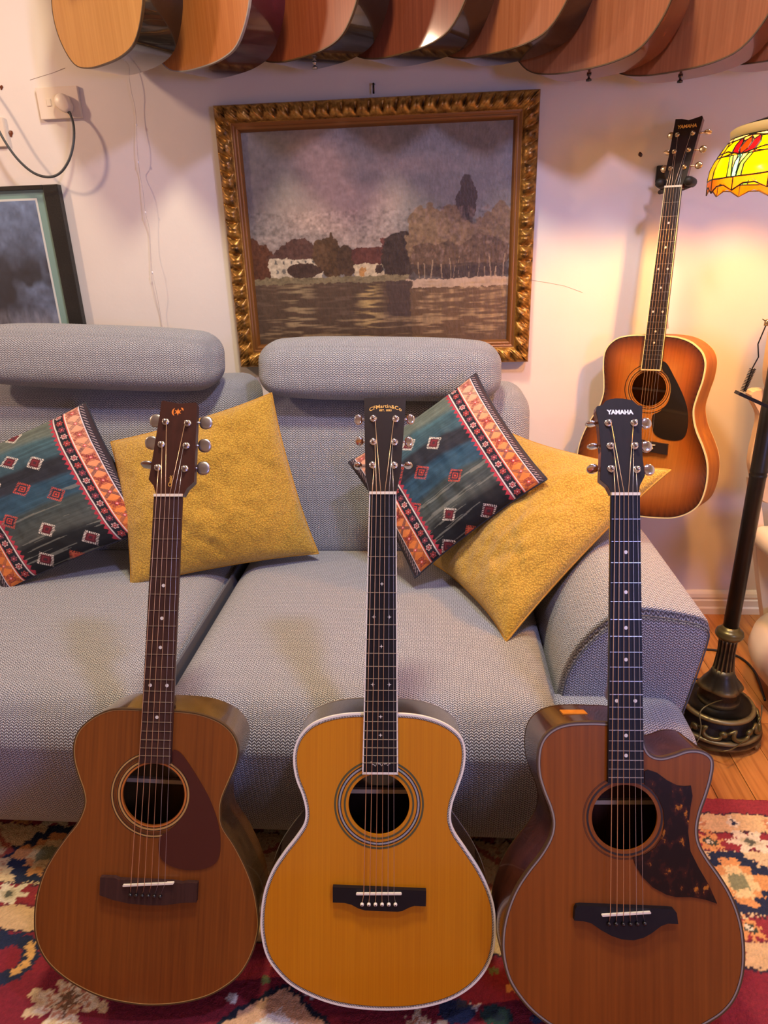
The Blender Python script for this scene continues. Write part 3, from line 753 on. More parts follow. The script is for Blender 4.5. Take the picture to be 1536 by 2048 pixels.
# ---- right guitar: cutaway cedar
c6 = crop(980, 1360, 2.763); c7 = crop(1140, 1540, 4.955); c3a = crop(1150, 780, 7.315)
root3, F3 = front_guitar('acoustic_guitar', 'brown cutaway acoustic guitar with mottled tortoiseshell pickguard and matte dark headstock', (1252, 2089), 1.041, (1251.5, 990), None)
G3 = dict(outline=c6([(730, 238), (650, 235), (560, 232), (450, 237), (370, 258), (310, 300), (275, 360), (262, 440), (268, 530), (295, 620), (330, 710), (345, 790), (330, 870), (280, 960), (210, 1050), (150, 1140), (105, 1240), (75, 1350), (65, 1460), (75, 1560), (105, 1660), (160, 1750), (240, 1840), (350, 1920), (480, 1975), (650, 2008), (800, 2013), (950, 1998), (1080, 1960), (1200, 1900), (1290, 1840), (1355, 1760), (1395, 1650), (1408, 1530), (1400, 1400), (1375, 1290), (1330, 1180), (1270, 1080), (1200, 980), (1158, 900), (1148, 820), (1165, 730), (1200, 630), (1225, 540), (1235, 460), (1215, 415), (1160, 388), (1090, 387), (1020, 410), (950, 427), (900, 417), (870, 387), (850, 330), (835, 262)]),
    hole=c7([(541, 472)])[0], hole_r=65.6, depth=.108, mats=dict(top=M['cedar_red'], side=M['rosewood'], bind=M['brown_bind']), bind_w=.0016, back_bind=M['brown_bind'],
    purf=((.0016, .0042, .0003, M['grey_bind'], 'purfling'), (.0042, .0048, .0004, M['dark_line'], 'purfling')),
    rings=[(72.5, 76.5, M['dark_line']), (81, 81.7, M['dark_line']), (83.2, 83.9, M['dark_line'])],
    guard=c7([(735, 10), (770, -5), (860, 25), (960, 100), (1060, 150), (1130, 158), (1195, 152), (1210, 250), (1185, 400), (1165, 600), (1190, 800), (1270, 960), (1370, 1130), (1455, 1320), (1340, 1280), (1200, 1255), (1050, 1255), (950, 1230), (820, 1160), (720, 1060), (650, 950), (620, 860), (740, 835), (840, 770), (905, 670), (930, 530), (920, 390), (875, 275), (810, 190), (735, 140)]), guard_smooth=False, guardm=M['tortoise'],
    neck=dict(nut=[(1223.1, 990.5), (1279.9, 990.5)], end=[(1216.3, 1566), (1288, 1566.5)], frets=20, scale=.650, board=M['ebony'], join=.72, heel=.075, neckm=M['mahogany'],
        dots=[(3, 0), (5, 0), (7, 0), (9, 0), (12, -.55), (12, .55), (15, 0), (17, 0)], bridgem=M['ebony'], pinm=M['black_plastic'],
        bridge=c7([(60, 1335), (100, 1328), (970, 1362), (1020, 1370), (1045, 1400), (1062, 1510), (960, 1505), (890, 1530), (800, 1600), (720, 1645), (620, 1670), (500, 1660), (400, 1625), (300, 1570), (200, 1500), (120, 1480), (35, 1475), (42, 1370)]),
        saddle=c7([(320, 1440), (795, 1412)]), pins=c7([(385, 1520), (455, 1520), (525, 1523), (597, 1523), (665, 1520), (738, 1515)]),
        head_px=c3a([(540, 1515), (480, 1400), (370, 1310), (385, 900), (350, 500), (310, 300), (320, 240), (400, 220), (450, 160), (520, 133), (600, 122), (700, 125), (840, 150), (920, 220), (985, 238), (975, 700), (990, 1000), (1025, 1250), (950, 1400), (935, 1515)]),
        facem=M['face_matte'], headm=M['mahogany'], metal=M['chrome'], bs=(.0095, .0095), bkind='oval',
        posts_px=c3a([(525, 1155), (515, 820), (483, 485), (863, 485), (868, 820), (900, 1165)]),
        btn_px=[(*p, r) for p, r in zip(c3a([(255, 1155), (260, 825), (235, 495), (1035, 490), (1045, 830), (1080, 1170)]), (.9, 1.45, 1.45, .1, .2, .1))]))
S3, H3, hc3, hr3, dep3 = full(root3, F3, G3)
wf3, tl3, L33 = H3
c_3 = wf3.loc(*c3a([(660, 328)])[0])
text_mesh('head_logo', 'YAMAHA', .0098, M['ink_white'], root3, lambda x, y, z: tl3(c_3[0]+x, c_3[1]+y, .0004+z), bold=.0005, spacing=1.0)
pf = F3.loc(*c6([(455, 183)])[0], -.05)
pc = box('preamp_panel', (pf[0]-.018, max(p[1] for p in [F3.loc(*q) for q in G3['outline']])-.004, -.062), (pf[0]+.022, max(p[1] for p in [F3.loc(*q) for q in G3['outline']])+.0012, -.040), M['maple_side'], root3, .001)

# ---- hanging sunburst guitar
c8 = crop(1120, 600, 3.692); c9 = crop(1150, 200, 3.979)
yaw = math.radians(-36)
Us = Vector((math.cos(yaw), math.sin(yaw), 0)); W0 = Us.cross(Vector((0, 0, 1))); th_ = math.radians(4.5)
Vs = Vector((0, 0, 1))*math.cos(th_)-W0*math.sin(th_); Ws = Us.cross(Vs)
o8 = at(1298, 1030, y=-.245)
F4 = Frame(o8, Us, Vs, Ws)
root4 = thing('acoustic_guitar', 'sunburst acoustic guitar hanging on the wall beside the lamp, black pickguard and gold tuners', 'guitar', mw=F4.mw())
def burst(V, inn, K):
    n = len(inn); out = np.zeros((len(V), 3)); A = hx('b5702c'); B = hx('9c5218'); D = hx('3a1408')
    P = np.array([v[:2] for v in V]); I = np.array(inn)
    d = np.min(np.linalg.norm(P[:, None, :]-I[None, ::2, :], axis=2), axis=1)
    t = np.clip(d/.085, 0, 1)[:, None]
    return np.where(t < .5, D+(B-D)*(t/.5)**1.1, B+(A-B)*((t-.5)/.5))
t_ = NT('sunburst'); a__ = t_.n('ShaderNodeAttribute', attribute_name='Col'); g_ = noise(t_, t_.mapped((240, 3, 240)), 1, 2)
mx = t_.n('ShaderNodeMixRGB', blend_type='MULTIPLY', i_Fac=.35, i_Color1=a__.outputs[0], i_Color2=t_.ramp(g_, [(.3, (.7, .7, .7)), (.7, (1.2, 1.2, 1.2))]))
t_.set(Base_Color=mx.outputs[0], Roughness=.25, Coat_Weight=.8, Coat_Roughness=.08); M['sunburst'] = t_.m
G4 = dict(outline=c8([(700, 259), (630, 257), (530, 258), (430, 278), (360, 330), (325, 400), (318, 500), (322, 600), (318, 690), (285, 790), (225, 880), (172, 980), (135, 1090), (120, 1220), (135, 1330), (185, 1430), (290, 1515), (430, 1570), (600, 1600), (750, 1612), (850, 1608), (950, 1575), (1030, 1510), (1075, 1400), (1092, 1280), (1085, 1180), (1055, 1080), (1010, 970), (990, 880), (990, 800), (1020, 700), (1055, 600), (1075, 500), (1070, 430), (1040, 370), (970, 310), (880, 275), (780, 262)]),
    hole=c8([(655, 655)])[0], hole_r=35.3, depth=.118, mats=dict(top=M['sunburst'], side=M['maple_side'], bind=M['ivory']), bind_w=.0028, back_bind=M['ivory'], top_attr=burst,
    purf=((.0028, .0044, .0004, M['dark_line'], 'purfling'),),
    rings=[(37, 38, M['dark_line']), (41, 42.5, M['dark_line']), (43.5, 44.5, M['gold_line']), (49, 50.5, M['dark_line'])],
    guard=c8([(755, 455), (790, 470), (830, 540), (900, 680), (940, 800), (945, 920), (920, 1010), (860, 1037), (760, 1025), (700, 990), (682, 930), (685, 850), (740, 820), (800, 750), (820, 650), (800, 570), (760, 520)]), guardm=M['black_plastic'],
    neck=dict(nut=[(1328.9, 375.5), (1363.2, 373.5)], end=[(1281.7, 739.5), (1321.8, 740.8)], frets=20, scale=.634, board=M['ebony_brown'], join=.76, heel=.08, neckm=M['mahogany'], bb=M['ivory'],
        dots=[(3, 0), (5, 0), (7, -.5), (7, .5), (9, 0), (12, -.5), (12, .5), (15, 0), (17, 0)], bridgem=M['ebony_brown'], pinm=M['bone'],
        bridge=c8([(470, 1030), (560, 1020), (640, 1040), (798, 1064), (792, 1143), (680, 1122), (600, 1125), (540, 1100), (465, 1105)]),
        saddle=c8([(540, 1062), (700, 1072)]), pins=c8([(555, 1085), (580, 1087), (605, 1089), (630, 1091), (655, 1093), (680, 1095)]),
        head_px=c9([(715, 690), (735, 640), (712, 600), (745, 450), (800, 152), (850, 150), (905, 160), (960, 143), (1012, 124), (1018, 140), (890, 602), (868, 640), (852, 690)]),
        facem=M['face_black'], headm=M['mahogany'], metal=M['gold_metal'], bs=(.0098, .0090), bkind='oval', tilt=12,
        posts_px=c9([(760, 545), (790, 412), (815, 278), (938, 265), (905, 398), (870, 535)]),
        btn_px=[(*p, r) for p, r in zip(c9([(712, 548), (735, 420), (765, 285), (1060, 255), (1020, 390), (985, 520)]), (.2, 1.3, .3, 1.3, .2, .2))]))
S4, H4, hc4, hr4, dep4 = full(root4, F4, G4)
wf4, tl4, L34 = H4
c_4 = wf4.loc(*c9([(893, 210)])[0])
text_mesh('head_logo', 'YAMAHA', .0115, M['ink_gold'], root4, lambda x, y, z: tl4(c_4[0]+x, c_4[1]+y, .0004+z), bold=.0004)
# padded wall hanger
hw = F4.mw()@Vector(((S4['nut'][0][0]+S4['nut'][1][0])/2, S4['nut'][0][1]+.012, -.012))
hg = thing('guitar_hanger', 'black padded wall hanger cradling the headstock of the sunburst guitar', 'hanger', hw)
V, F = [], []
for s in (-1, 1):
    pts = [Vector((0, .05, -.012)), Vector((s*.02, .03, -.014)), Vector((s*.036, .0, -.008))]
    pts = [Us*p.x+Vector((0, p.y, p.z)) for p in pts]
    tube('cradle_arm', catmull(pts, 5, False), .006, M['rubber'], hg, 8)
    q = Us*(s*.036); tube('cradle_pad', [q+Ws*-.02, q+Ws*-.015, q+Ws*.012, q+Ws*.02, q+Ws*.026+Vector((0, 0, .006))], [.009, .0115, .012, .0115, .007], M['rubber'], hg, 12)
wall_y = -hw.y
tube('hanger_rod', [(0, .045, -.012), (0, wall_y-.01, -.012)], .006, M['rubber'], hg)
box('wall_plate', (-.014, wall_y-.010, .012), (.014, wall_y, .055), M['rubber'], hg, .003)

# ---- row of guitars hung along the top of the wall
def template(hw_l, hw_u, waist, length):
    half = [(0, 0), (.08, .004), (.14, .022), (hw_l-.02, .07), (hw_l, .125), (hw_l-.008, .18), (hw_l-.045, .235), (waist, .295), (waist+.003, .335), (hw_u-.006, .395), (hw_u, .43), (hw_u-.025, .475), (.08, length-.004), (.03, length)]
    pts = half+[(-p[0], p[1]) for p in half[::-1]][:-1]
    return [(p[0], p[1]) for p in catmull([(*p, 0) for p in pts], 4)]
def row_guitar(i, x, zb, top, side, bind, label, ang, yb=-.25, sc_=1.0, pin=None, guard=False):
    a = math.radians(-ang); U = Vector((math.cos(a), math.sin(a), 0)); V_ = Vector((0, 0, 1))
    Fr = Frame((x, yb, zb), U, V_, U.cross(V_))
    r = thing('acoustic_guitar', label, 'guitar', mw=Fr.mw(), group='guitars hung in a row high on the wall')
    outl = [(p[0]*sc_, p[1]) for p in template(.203, .145, .125, .505)]
    body(r, outl, .108, (0, .335), .05, dict(top=top, side=side, bind=bind), .002, rings=((.054, .058, M['dark_line']),), taper=.015)
    prism('bridge', [(-.085, .165), (.085, .165), (.085, .188), (-.085, .188)], 0, .008, M['fret_rose'], r)
    if guard: prism('pickguard', [tuple(p[:2]) for p in catmull([(.03, .38, 0), (.085, .31, 0), (.105, .22, 0), (.09, .17, 0), (.04, .2, 0), (.03, .27, 0)], 4)], .0003, .0015, M['black_plastic'], r)
    prism('fretboard', [(-.028, .385), (.028, .385), (.022, .86), (-.022, .86)], .001, .0075, M['fret_rose'], r)
    V, F = [], []; boxmesh(V, F, (-.021, .5, -.02), (.021, .86, .001)); boxmesh(V, F, (-.026, .49, -.07), (.026, .515, .001)); pydata('neck', V, F, side, r)
    prism('headstock', [(-.022, .86), (.022, .86), (.036, .9), (.032, 1.03), (-.032, 1.03), (-.036, .9)], -.015, 0, M['face_black'], r)
    for k in range(6): s = -.024+.048*k/5; tube('string', [(s*1.2, .176, .009), (s*.7, .86, .009)], .0005, M['bronze_string'], r, 4)
    if pin:
        lathe_prof = [(.0001, 0), (.0055, 0), (.0055, .003), (.0028, .005), (.0028, .009), (.0065, .011), (.0065, .015), (.0001, .016)]
        V = []; F = []; n = 14
        for rr, z in lathe_prof:
            for k in range(n): q = 2*PI*k/n; V.append((rr*math.cos(q), -z, -.05+rr*math.sin(q)))
        for j in range(len(lathe_prof)-1):
            for k in range(n): F.append([j*n+k, j*n+(k+1) % n, (j+1)*n+(k+1) % n, (j+1)*n+k])
        pydata('strap_button', V, F, pin, r, True)
    return r
honey = wood('top_honey', hexc('ba8238'), hexc('d09a50'), scale=(120, 3, 120), coat=.7)
orange = wood('top_orange', hexc('a05a26'), hexc('b87238'), scale=(160, 3, 160), coat=.9)
redb = wood('top_red_brown', hexc('6a3018'), hexc('824224'), scale=(160, 3, 160), coat=.9)
redd = wood('top_dark_red', hexc('542616'), hexc('6c3622'), scale=(160, 3, 160), coat=1.0)
ced = wood('top_cedar', hexc('743e20'), hexc('8c5432'), scale=(160, 3, 160), coat=.8)
maroon = wood('side_maroon', hexc('300c12'), hexc('42141a'), scale=(60, 5, 60), rough=.25, coat=.8)
black_s = plain('side_black', hexc('12100e'), .2, Coat_Weight=1.0)
row = [(-.815, 1.651, honey, black_s, M['brown_bind'], 'honey-topped black-sided guitar body hanging leftmost in the top row', 0, None, False),
       (-.575, 1.633, orange, maroon, M['grey_bind'], 'orange-topped guitar with maroon sides hanging second from left in the top row', 0, None, True),
       (-.33, 1.641, redb, black_s, M['brown_bind'], 'reddish guitar with black sides and a pale strap button, hanging third from left', 0, M['nickel'], False),
       (-.09, 1.637, redd, M['rosewood_dark'], M['brown_bind'], 'dark red-brown guitar hanging fourth from left above the painting', 0, None, False),
       (.13, 1.628, ced, M['rosewood_dark'], M['brown_bind'], 'cedar-brown guitar hanging above the right corner of the painting, fifth from left', 0, None, False),
       (.335, 1.585, ced, M['mahogany'], M['brown_bind'], 'brown guitar with black strap button hanging sixth from left in the top row', 0, M['black_plastic'], False),
       (.55, 1.572, ced, M['mahogany'], M['brown_bind'], 'brown guitar with black strap button hanging above the small sunburst headstock, seventh from left', 0, M['black_plastic'], False),
       (.77, 1.585, ced, M['mahogany'], M['brown_bind'], 'brown guitar hanging rightmost in the top row, only its rim in view', 0, None, False)]
for i, (x, zb, tp, sd, bd, lb, _, pn, gd) in enumerate(row):
    row_guitar(i, x, zb, tp, sd, bd, lb, 35, pin=pn, guard=gd)

# ================================================================== painting in a carved gilt frame
PX0, PX1, PZ0, PZ1 = -.619, .273, .875, 1.591
FW = .066
pt = thing('landscape_painting', 'oil painting of a lakeside house and trees in a carved gilt frame', 'painting', (0, 0, 0))
pprof = [(0, .0), (0, .034), (.003, .040), (.010, .048), (.018, .054), (.026, .056), (.034, .052), (.040, .044), (.043, .036), (.045, .033), (.048, .035), (.051, .032), (.054, .031), (.058, .034), (.062, .028), (.066, .022), (.068, .012)]
def rail(side):
    L = (PX1-PX0) if side in 'tb' else (PZ1-PZ0); n = int(L/.0022); per = .043 if side in 'lr' else .037
    V = []; F = []; m_ = len(pprof); mi = []
    for i in range(n+1):
        for (d, h) in pprof:
            s0, s1 = d, L-d; s = s0+(s1-s0)*i/n
            hh = h
            if .002 < d < .043:
                wv = math.sin(PI*(d-.002)/.041)
                q = (s/per+.22*math.sin(PI*(d-.002)/.041)+d*5) % 1.0; lobe = abs(math.sin(PI*q))**.8
                q2 = (s/per+d*14+.5) % 1.0
                hh = h-.021*wv**1.5*(1-lobe)-.004*wv*max(0, math.cos(2*PI*q*2))**2
            hh = hh-.0 
            if side == 't': V.append((PX0+s, -hh, PZ1-d))
            elif side == 'b': V.append((PX0+s, -hh, PZ0+d))
            elif side == 'l': V.append((PX0+d, -hh, PZ0+s))
            else: V.append((PX1-d, -hh, PZ0+s))
    for i in range(n):
        for j in range(m_-1):
            f = [i*m_+j, i*m_+j+1, (i+1)*m_+j+1, (i+1)*m_+j]; F.append(f if side in 'tr' else f[::-1])
            mi.append(2 if j < 1 else (1 if j >= 9 else 0))
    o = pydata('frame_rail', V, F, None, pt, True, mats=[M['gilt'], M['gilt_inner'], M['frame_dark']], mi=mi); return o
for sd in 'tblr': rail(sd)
box('backing_board', (PX0+.01, -.010, PZ0+.01), (PX1-.01, -.002, PZ1-.01), M['frame_dark'], pt)
def paint_canvas():
    w_, h_ = PX1-PX0-2*FW, PZ1-PZ0-2*FW; nx, ny = int(w_/.0017), int(h_/.0017)
    S, T = np.meshgrid(np.linspace(0, 1, nx), np.linspace(0, 1, ny))
    jx = (vnoise(S*60, T*50, 1, 3)-.5)*.022; jy = (vnoise(S*60, T*50, 5, 3)-.5)*.022; s = S+jx; t = T+jy
    br = vnoise(S*130, T*40, 9, 3)-.5; br2 = vnoise(S*40, T*40, 12, 4)-.5
    c1 = vnoise(S*4.5+2, T*5, 21, 4); c2 = vnoise(S*3+9, T*9, 31, 4)
    sky = hx('726c68')[None, None]*(1-T[..., None]*.1)
    g = np.clip((vnoise(S*3, T*4, 41, 3)-.35)*2.2, 0, 1)[..., None]; sky = sky*(1-.35*g)+hx('6e6a5c')*(.35*g)
    def puff(cx, cy, rx, ry): return np.exp(-(((s-cx)/rx)**2+((t-cy)/ry)**2)**1.2)
    cl = puff(.27, .12, .09, .13)+puff(.33, .22, .1, .12)*.9+puff(.26, .38, .16, .14)*.85+puff(.53, .36, .09, .13)*.9+puff(.36, .30, .07, .2)*.6+puff(.6, .17, .22, .04)*.45+puff(.5, .06, .06, .05)*.4+puff(.1, .52, .1, .06)*.4+puff(.5, .52, .2, .05)*.4
    cl = np.clip(cl*(.35+1.7*(c1-.25)), 0, 1)[..., None]; col = sky*(1-cl)+hx('a08a7c')*cl
    col = np.broadcast_to(col, (*S.shape, 3)).copy()
    def put(m, c, k=1.0): m = np.clip(m, 0, 1)[..., None]*k; col[:] = col*(1-m)+np.asarray(c)*m
    def rect(a, b, c, d): return ((s > a) & (s < b) & (t > c) & (t < d)).astype(float)
    def ell(cx, cy, rx, ry, k=.03): 
        q = ((s-cx)/rx)**2+((t-cy)/ry)**2+(vnoise(S*26, T*22, 77, 3)-.5)*.9; return np.clip((1-q)/.08, 0, 1)
    dk = hx('3a2a22'); mid = hx('54402f'); wil = hx('6e573f')
    put(rect(.51, .60, .49, .56), hx('58332c'))
    put(ell(.01, .60, .075, .13), hx('4e2e1e')); 
    put(rect(.065, .275, .565, .67), hx('a79a82')); 
    roof = ((t > .485) & (t < .575) & (s > .165-(t-.485)*1.25) & (s < .215+(t-.485)*.95-.0) & (s > .055) & (s < .28)).astype(float); put(roof, hx('4c342c'))
    for k in range(6): put(rect(.085+.03*k, .094+.03*k, .585, .60), hx('5a564e'))
    for k in range(3): put(rect(.09+.03*k, .099+.03*k, .625, .645), hx('6a665c'))
    put(ell(.315, .58, .05, .11), hx('46321f')); put(ell(.27, .56, .03, .07), hx('503a26')); put(ell(.375, .60, .04, .08), hx('402e20')); put(ell(.2, .635, .07, .035), dk)
    put(rect(.395, .515, .535, .61), hx('522e26')); put(rect(.405, .515, .61, .672), hx('a8977a')); put(rect(.425, .445, .63, .665), hx('9a7040'))
    put(ell(.50, .635, .02, .022), dk); put(ell(.56, .60, .055, .12), hx('33261f')); put(ell(.61, .56, .045, .11), hx('33261f'))
    put(ell(.835, .34, .036, .12), hx('42342a')); put(ell(.855, .33, .02, .07), hx('42342a'))
    for cx, cy, rx, ry in ((.66, .50, .05, .14), (.71, .47, .055, .12), (.77, .46, .05, .11), (.82, .54, .06, .12), (.92, .50, .07, .11), (.97, .45, .05, .1), (.9, .58, .1, .09), (.68, .60, .06, .08), (.76, .6, .07, .08)):
        put(ell(cx, cy, rx, ry), wil if cy < .56 else mid); 
    put(ell(.84, .66, .18, .03)*.9, hx('40322f')); put(rect(.6, 1.0, .62, .69), hx('3a2e26'), .7)
    lf = np.clip((vnoise(S*70, T*38, 99, 3)-.52)*5, 0, 1)*((s > .62) & (t > .36) & (t < .62)); put(lf, hx('7a6254'), .55)
    for k in range(13):
        x0 = .655+k*.0275+.010*math.sin(k*5); put(((np.abs(S-x0-.004*np.sin(T*28+k*2)) < .0016+.001*math.sin(k*7)) & (T > .610+.03*math.sin(k*3)) & (T < .69)).astype(float), hx('8c765e'), .7)
    put(rect(-.1, .62, .668, .70), hx('6e6248')); put(rect(.60, 1.1, .690, .735), hx('a08a74'))
    put(rect(-.1, .63, .698, 1.2), hx('4a3a2c')); put(rect(.62, 1.1, .733, 1.2), hx('584430'))
    rip = np.clip((vnoise(S*14, T*95, 121, 2)-.5)*4, 0, 1)
    wz = (T > .70)
    put(rip*wz*np.clip(1-np.abs(s-.17)/.09, 0, 1), hx('a89468'), .8); put(rip*wz*np.clip(1-np.abs(s-.455)/.065, 0, 1)*1.5, hx('b89c60'), .85)
    put(rip*wz*(s > .64), hx('8a7254'), .5); put(rip*wz*((s < .7)), hx('6a5646'), .4)
    for k in range(9): put(rip*wz*np.clip(1-np.abs(s-(.66+k*.04))/.012, 0, 1)*(t < .95), hx('b09468'), .5)
    put(rect(.53, .62, .70, .88), hx('3a2e2c'), .6); put(rip*(T > .86), hx('907a58'), .45)
    dab = vnoise(S*95, T*80, 201, 2)-.5; dab2 = vnoise(S*45, T*70, 205, 3)-.5; tr_m = (t > .36) & (T < .69)
    col[:] = col*(1.08+.22*br[..., None]+.45*br2[..., None]+(.9*dab+.5*dab2)[..., None]*np.where(tr_m, 1.0, .25)[..., None])
    col = np.clip(col, 0, 1)
    P = np.stack([PX0+FW+S*w_, -.018-.0008*vnoise(S*200, T*60, 3, 2), PZ1-FW-T*h_], -1)
    # painted surface slightly proud of its stretcher
    o = grid_mesh('canvas', P[::-1], col[::-1], M['canvas'], pt); return o
paint_canvas()
q = at(748, 178, y=-.004)
tag(tube('picture_hook', [(q.x, -.001, q.z+.012), (q.x, -.02, q.z+.010), (q.x, -.021, q.z-.014)], .0026, M['dark_metal'], None), 'small dark metal hook in the wall above the painting', 'hook')

# ---- left framed photograph
lx1, lz1 = at(122, 368, y=-.02).x-.0, at(122, 368, y=-.02).z; lx1 = (at(122, 370, y=-.02).x+at(160, 640, y=-.02).x)/2
lx0, lz0 = -1.72, .80
pf_ = thing('framed_photograph', 'black framed misty tree photograph with teal mount at the left edge', 'picture', (0, 0, 0))
rw = .046
box('frame_rail', (lx1-rw, -.024, lz0), (lx1, -.001, lz1), M['black_frame'], pf_, .002); box('frame_rail', (lx0, -.024, lz0), (lx0+rw, -.001, lz1), M['black_frame'], pf_, .002)
box('frame_rail', (lx0+rw, -.024, lz1-.012), (lx1-rw, -.001, lz1), M['black_frame'], pf_, .001); box('frame_rail', (lx0+rw, -.024, lz0), (lx1-rw, -.001, lz0+.012), M['black_frame'], pf_, .001)
tx1, tz1 = lx1-rw, lz1-.012
box('mount_board', (lx0+rw, -.012, lz0+.012), (tx1, -.002, tz1), M['mat_teal'], pf_)
box('mount_bevel', (lx0+rw+.04, -.0135, lz0+.05), (tx1-.030, -.012, tz1-.022), M['mat_white'], pf_)
def photo():
    x0, x1, z0, z1 = lx0+rw+.045, tx1-.036, lz0+.055, tz1-.028; nx, ny = 170, 200
    S, T = np.meshgrid(np.linspace(0, 1, nx), np.linspace(0, 1, ny)); W_ = x1-x0; H_ = z1-z0
    a = vnoise(S*7, T*9, 3, 4); b = vnoise(S*30, T*26, 8, 3)
    col = hx('4a5568')[None, None]*(.2+1.5*a[..., None])
    mist = np.clip(1-T*3, 0, 1)*.5+np.clip((a-.5)*3, 0, 1)*.25; col = col*(1-mist[..., None])+hx('7a94b8')*mist[..., None]
    tr_ = np.clip((vnoise(S*6, T*5, 17, 3)-.45)*7, 0, 1)*np.clip((T-.22)*6, 0, 1)*(T < .72); col = col*(1-.9*tr_[..., None])+hx('15181e')*.9*tr_[..., None]
    gr = np.clip((T-.58)*4, 0, 1)*np.clip(.4+1.2*(vnoise(S*60, T*16, 23, 3)-.3), 0, 1); col = col*(1-gr[..., None])+hx('b4b6c4')*gr[..., None]
    col = np.clip(col*(.55+.9*b[..., None])*1.15, 0, 1)
    P = np.stack([x0+S*W_, np.full_like(S, -.0142), z1-T*H_], -1); grid_mesh('photo_print', P[::-1], col[::-1], M['print'], pf_)
photo()
tg = NT('thin_glass'); tr_ = tg.n('ShaderNodeBsdfTransparent'); gl_ = tg.n('ShaderNodeBsdfGlossy', i_Roughness=.02); 
ms = tg.n('ShaderNodeMixShader', i_Fac=.04); tg.t.links.new(tr_.outputs[0], ms.inputs[1]); tg.t.links.new(gl_.outputs[0], ms.inputs[2]); tg.t.links.new(ms.outputs[0], tg.t.nodes['Material Output'].inputs[0])
box('glass_pane', (lx0+rw, -.0195, lz0+.012), (tx1, -.0185, tz1), tg.m, pf_)

# ---- socket, plug, cords on the wall
sa, sb_ = at(73, 178, y=-.005), at(166, 236, y=-.005)
sk = thing('wall_socket', 'painted double wall socket plate with a round plug, left of the top guitars', 'socket', (0, 0, 0))
box('socket_plate', (sa.x, -.012, sb_.z), (sb_.x, 0, sa.z+.002), M['switch_white'], sk, .002)
sw = at(98, 205, y=-.012); box('switch_rocker', (sw.x-.006, -.0145, sw.z-.009), (sw.x+.006, -.011, sw.z+.009), M['switch_white'], sk, .001)
pc_ = at(122, 203, y=-.035)
pg = thing('power_plug', 'round off-white power plug pushed into the wall socket', 'plug', (0, 0, 0))
V = []; F = []; n = 28
pfp = [(.019, -.0125), (.021, -.018), (.021, -.030), (.0195, -.036), (.016, -.0385), (.0005, -.0385)]
for r, y in pfp:
    for k in range(n):
        a = 2*PI*k/n; ex = 1+.45*max(0, math.cos(a+.9))**3; V.append((pc_.x+r*math.cos(a)*ex, y, pc_.z+r*math.sin(a)*ex))
for j in range(len(pfp)-1):
    for k in range(n): F.append([j*n+k, j*n+(k+1) % n, (j+1)*n+(k+1) % n, (j+1)*n+k])
pydata('plug_body', V, F, M['switch_white'], pg, True)
ce = at(137, 222, y=-.03)
tube('strain_relief', [(ce.x-.006, -.027, ce.z+.006), (ce.x+.004, -.03, ce.z-.008)], [.006, .004], M['cord_black'], pg)
cpx = [(139, 224, -.032), (147, 250, -.045), (147, 285, -.055), (138, 320, -.06), (120, 346, -.06), (96, 354, -.06), (66, 345, -.06), (35, 318, -.06), (8, 280, -.055), (-15, 235, -.05), (-35, 190, -.04), (-50, 150, -.02)]
tube('power_cord', catmull([at(a, b, y=c) for a, b, c in cpx], 6, False), .0036, M['cord_dark'], pg)
wp = thing('wall_plate', 'edge of a second cream wall plate at the far left of the wall', 'socket', (0, 0, 0))
s2 = at(17, 293, y=-.006); box('socket_plate', (s2.x-.12, -.010, s2.z), (s2.x, 0, s2.z+.075), M['switch_white'], wp, .002); box('switch_rocker', (s2.x-.06, -.013, s2.z+.025), (s2.x-.045, -.009, s2.z+.045), M['switch_white'], wp, .001)
wpx = [(248, 100), (256, 140), (262, 180), (270, 215), (273, 250), (274, 290), (277, 325), (280, 350), (286, 385), (291, 425), (299, 460), (302, 510), (305, 545), (314, 590), (322, 635), (330, 690)]
lw_ = thing('fairy_light_wire', 'thin clear fairy-light wire hanging down the wall left of the painting', 'string light', (0, 0, 0))
wp3 = [at(a, b, y=-.010-.012*abs(math.sin(i*.9))) for i, (a, b) in enumerate(wpx)]
tube('wire', catmull(wp3, 5, False), .0009, M['clear_wire'], lw_, 6)
for i in (4, 6, 9, 12):
    p = wp3[i]; lathe('light_bead', [(.0001, -.004), (.0022, -.002), (.0022, .002), (.0001, .004)], M['led'], lw_, 10, (p.x, p.y-.001, p.z))
# hairline cracks in the plaster
for nm, pts, lb in (('plaster_crack', [(60, 160), (85, 152), (105, 146), (130, 136)], 'fine diagonal crack in the plaster above the socket'), ('plaster_crack', [(1060, 560), (1100, 566), (1130, 572), (1165, 585)], 'fine crack in the plaster right of the painting')):
    tag(tube(nm, [at(a, b, y=-.0002) for a, b in pts], .0006, plain('crack', hexc('a8968a'), .9), None, 4), lb, 'crack')

# ================================================================== sofa
sofa = thing('sofa', 'light grey woven fabric sofa with adjustable headrests and flared arm', 'sofa', (0, 0, 0))
def crown(amt, ax=(0, 1), up=2, sag=None):
    def f(V, c, h):
        u = (V[:, ax[0]]-c[ax[0]])/h[ax[0]]; v = (V[:, ax[1]]-c[ax[1]])/h[ax[1]]; top = np.clip((V[:, up]-c[up])/h[up], 0, 1)
        V[:, up] += amt*(1-u**4)*(1-v**4)*top
        if sag: V = sag(V)
        return V
    return f
def seat_front(V):
    # front bulges gently between seat edge and hem
    t = np.clip((-1.02-V[:, 1])/.12, 0, 1); z = V[:, 2]
    V[:, 1] += t*(.045*np.clip((.30-z)/.25, 0, 1)**1.5+.02*np.clip((z-.33)/.1, 0, 1)); return V
rounded_box('seat_cushion', (-.553, -1.145, .07), (.238, -.355, .412), .075, M['weave'], sofa, 26, crown(.010, sag=seat_front))
